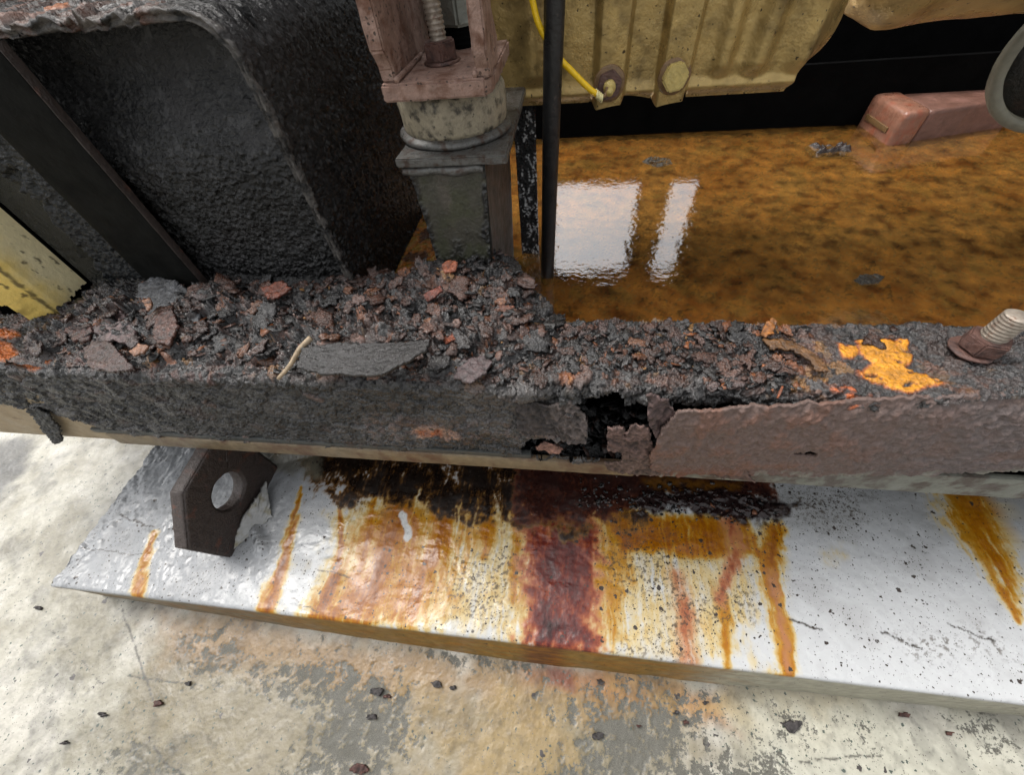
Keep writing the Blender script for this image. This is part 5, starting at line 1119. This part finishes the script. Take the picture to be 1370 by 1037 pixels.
for e in ([(1140, 372), (1160, 366), (1182, 370), (1176, 380), (1150, 380)], [(862, 214), (880, 208), (896, 214), (885, 221)]):
    c = mix(c, srgb(44, 36, 26), sst(-0.004, 0.004, sdpoly(A, Bv, lzx(e, -0.13)) + 0.004 * n2) * 0.85)
tray = thing("drip_tray", (0.3, 0.87, -0.135), "steel drip tray floor under the engine coated in orange rust sediment", "tray")
mk = np.zeros(c.shape)
grid_obj("sediment_floor", np.stack([A, Bv, -0.131 + 0.004 * n2 + 0.0025 * n3 + 0.003 * n1], -1), M_floor, tray, c, mk)
box("tray_bottom", (-0.9, 0.289, -0.156), (1.6, 1.079, -0.147), M_dark, tray)
box("tray_rear_wall", (-0.9, 1.080, -0.156), (1.6, 1.092, -0.005), M_dark, tray)
wt = grid_obj("water", np.stack(np.meshgrid(np.linspace(-0.34, 1.6, 12), np.linspace(0.2885, 1.0795, 12), indexing='ij') + [np.full((12, 12), ZW)], -1), M_water, None, None, None)
tag(wt, "shallow still rusty water in the tray mirroring the openings behind", kind="structure")

pb = thing("drain_block", (0.75, 0.98, -0.13), "pink painted block with a pale end cap lying in the water at the back", "pipe block")
pa = onz(1143, 170, -0.128); pb0 = onz(1184, 201, -0.128); pc0 = onz(1330, 178, -0.128)
ex = (pc0 - pb0); ex[2] = 0; Lx = np.linalg.norm(ex); ex /= Lx; ey = pa - pb0; ey[2] = 0; Ly = np.linalg.norm(ey); ey /= Ly
hz = 0.066
def obox(name, a0, a1, b0, b1, z0, z1, m_, bev, seed):
    bm = bmesh.new(); vs = box_bm(bm, (a0, b0, z0), (a1, b1, z1), bev, seg=3)
    for v in bm.verts:
        q = pb0 + ex * v.co.x + ey * v.co.y; v.co = Vector((q[0], q[1], -0.128 + v.co.z))
    return bm_obj(name, bm, m_, pb, True)
obox("end_cap", 0.0, 0.055, 0.0, Ly, -0.01, hz, M_pinkc, 0.012, 1)
obox("block_body", 0.0552, Lx + 0.02, 0.004, Ly - 0.004, -0.01, hz - 0.004, M_pink, 0.008, 2)
obox("cap_groove", -0.003, 0.001, Ly * 0.2, Ly * 0.85, hz * 0.35, hz * 0.5, M_brown, 0.001, 3)
clod = onz(1105, 200, ZW)
A, W = np.meshgrid(np.linspace(0, 1, 40), np.linspace(0, 1, 30), indexing='ij'); nz_ = fbm(A * 4, W * 3, 3, 41)
e_ = np.minimum(np.minimum(A, 1 - A), np.minimum(W, 1 - W)) * 2
cl_ = np.ones(A.shape + (3,)) * np.array([0.022, 0.012, 0.009])
ck = grid_obj("rust_clod", np.stack([clod[0] - 0.03 + 0.085 * A, clod[1] - 0.02 + 0.05 * W, ZW - 0.007 + (0.009 + 0.013 * nz_) * sst(0.0, 0.4, e_ + 0.3 * nz_)], -1), M_flake, None, cl_, np.zeros(cl_.shape)); tag(ck, "wet dark clod of rust breaking the water in front of the pink block", "rust clod")

flake("sunken_leaf", [(1142, 375), (1152, 367), (1172, 366), (1184, 370), (1176, 379), (1152, 381)], ZW + 0.0006, srgb(58, 50, 36), "dark oval leaf lying in the water at the right", None, 0.001, 571, "leaf", None, 0.2, 0.0008)
flake("sunken_flake", [(858, 216), (872, 208), (896, 212), (900, 219), (880, 224)], ZW + 0.0004, srgb(70, 58, 36), "dark olive flake in the water beyond the bright reflections", None, 0.001, 575, "rust flake", None, 0.2, 0.0014)
# ---- walls added round the engine to darken the inside; two rear openings for the reflections
enc = thing("shading_enclosure", (0.3, 1.0, -0.36), "dark sheet-metal enclosure walls behind the engine with two openings to the daylight", "enclosure")
YR = 1.45
o1 = (-0.05, 0.255); o2 = (0.365, 0.455); zo = (0.060, 0.545)
box("rear_wall", (-1.0, YR, -0.36), (1.7, YR + 0.02, zo[0]), M_dark, enc)
box("rear_wall", (-1.0, YR, zo[1]), (1.7, YR + 0.02, 1.0), M_dark, enc)
for a, b in ((-1.0, o1[0]), (o1[1], o2[0]), (o2[1], 1.7)):
    box("rear_pillar", (a, YR, zo[0] + 0.0005), (b, YR + 0.02, zo[1] - 0.0005), M_dark, enc)
box("side_wall", (1.7005, 0.40, -0.36), (1.72, 1.47, 1.02), M_dark, enc)  # put in to keep bright sky out of the water's mirror image
box("side_wall", (-1.02, 0.40, -0.36), (-1.0005, 1.47, 1.02), M_dark, enc)
box("partition", (-0.9995, 0.72, -0.14), (-0.20, 0.73, 0.9995), M_dark, enc)

# ================================================================== CHIPS ON THE GROUND
chips = [(505, 926, 11, "dark rust chip on the worn patch left of centre, nearest the plinth"), (516, 932, 6, "tiny red-brown chip touching the dark chip nearest the plinth on the worn patch"), (583, 915, 9, "slim dark chip at the edge of the tan strip below the plinth"),
         (606, 920, 6, "small dark chip just right of the slim chip by the tan strip"), (496, 960, 9, "grey-black chip alone in the middle of the worn patch left of centre"), (1210, 957, 8, "red-black chip on pale concrete at the right, nearest the plinth"), (1272, 981, 7, "small brown chip right of and below the red-black one on pale concrete"),
         (800, 986, 10, "black flake on the worn patch below the maroon run"), (803, 913, 6, "small dark chip close under the plinth right of the maroon run"), (855, 972, 5, "tiny red-brown chip right of the black flake on the worn patch"), (905, 955, 5, "tiny dark chip on the tan strip below the ochre stains"), (945, 940, 5, "tiny dark chip nearest the plinth on the tan strip's right end"),
         (135, 957, 7, "small black stone nearest the lower left corner of the ground but one"), (212, 942, 8, "dark chip at the lower end of the long scratch in the ground"), (85, 995, 5, "tiny dark chip nearest the lower left corner of the ground"), (50, 813, 6, "small dark chip left of the plinth's pointed corner"),
         (250, 915, 5, "tiny chip at the right end of the short level scratch"), (918, 968, 6, "small dark chip at the right rim of the worn patch below the tan strip"), (1062, 972, 15, "largest black flake, on pale concrete right of centre"), (478, 1030, 12, "red-brown flake at the bottom edge of the ground")]
for k, (qx, qy, rr, lab) in enumerate(chips):
    r = np.random.default_rng(900 + k); th = np.linspace(0, 6.283, 9, endpoint=False); q = rr * r.uniform(0.55, 1.15, 9)
    pts = [(qx + a * math.cos(t) * 1.15, qy + a * 0.75 * math.sin(t)) for a, t in zip(q, th)]
    colr = srgb(62, 36, 29) if (k % 4 == 1 or k in (5, 6, 19)) else srgb(48, 44, 43)
    o = patch("ground_chip", pts, ('z', ZG + 0.004), M_chip, None, colr, None, 0.0035, 0.0012, 0.001, 950 + k, 0.2)
    tag(o, lab, "rust chip", "rust chips on the ground")
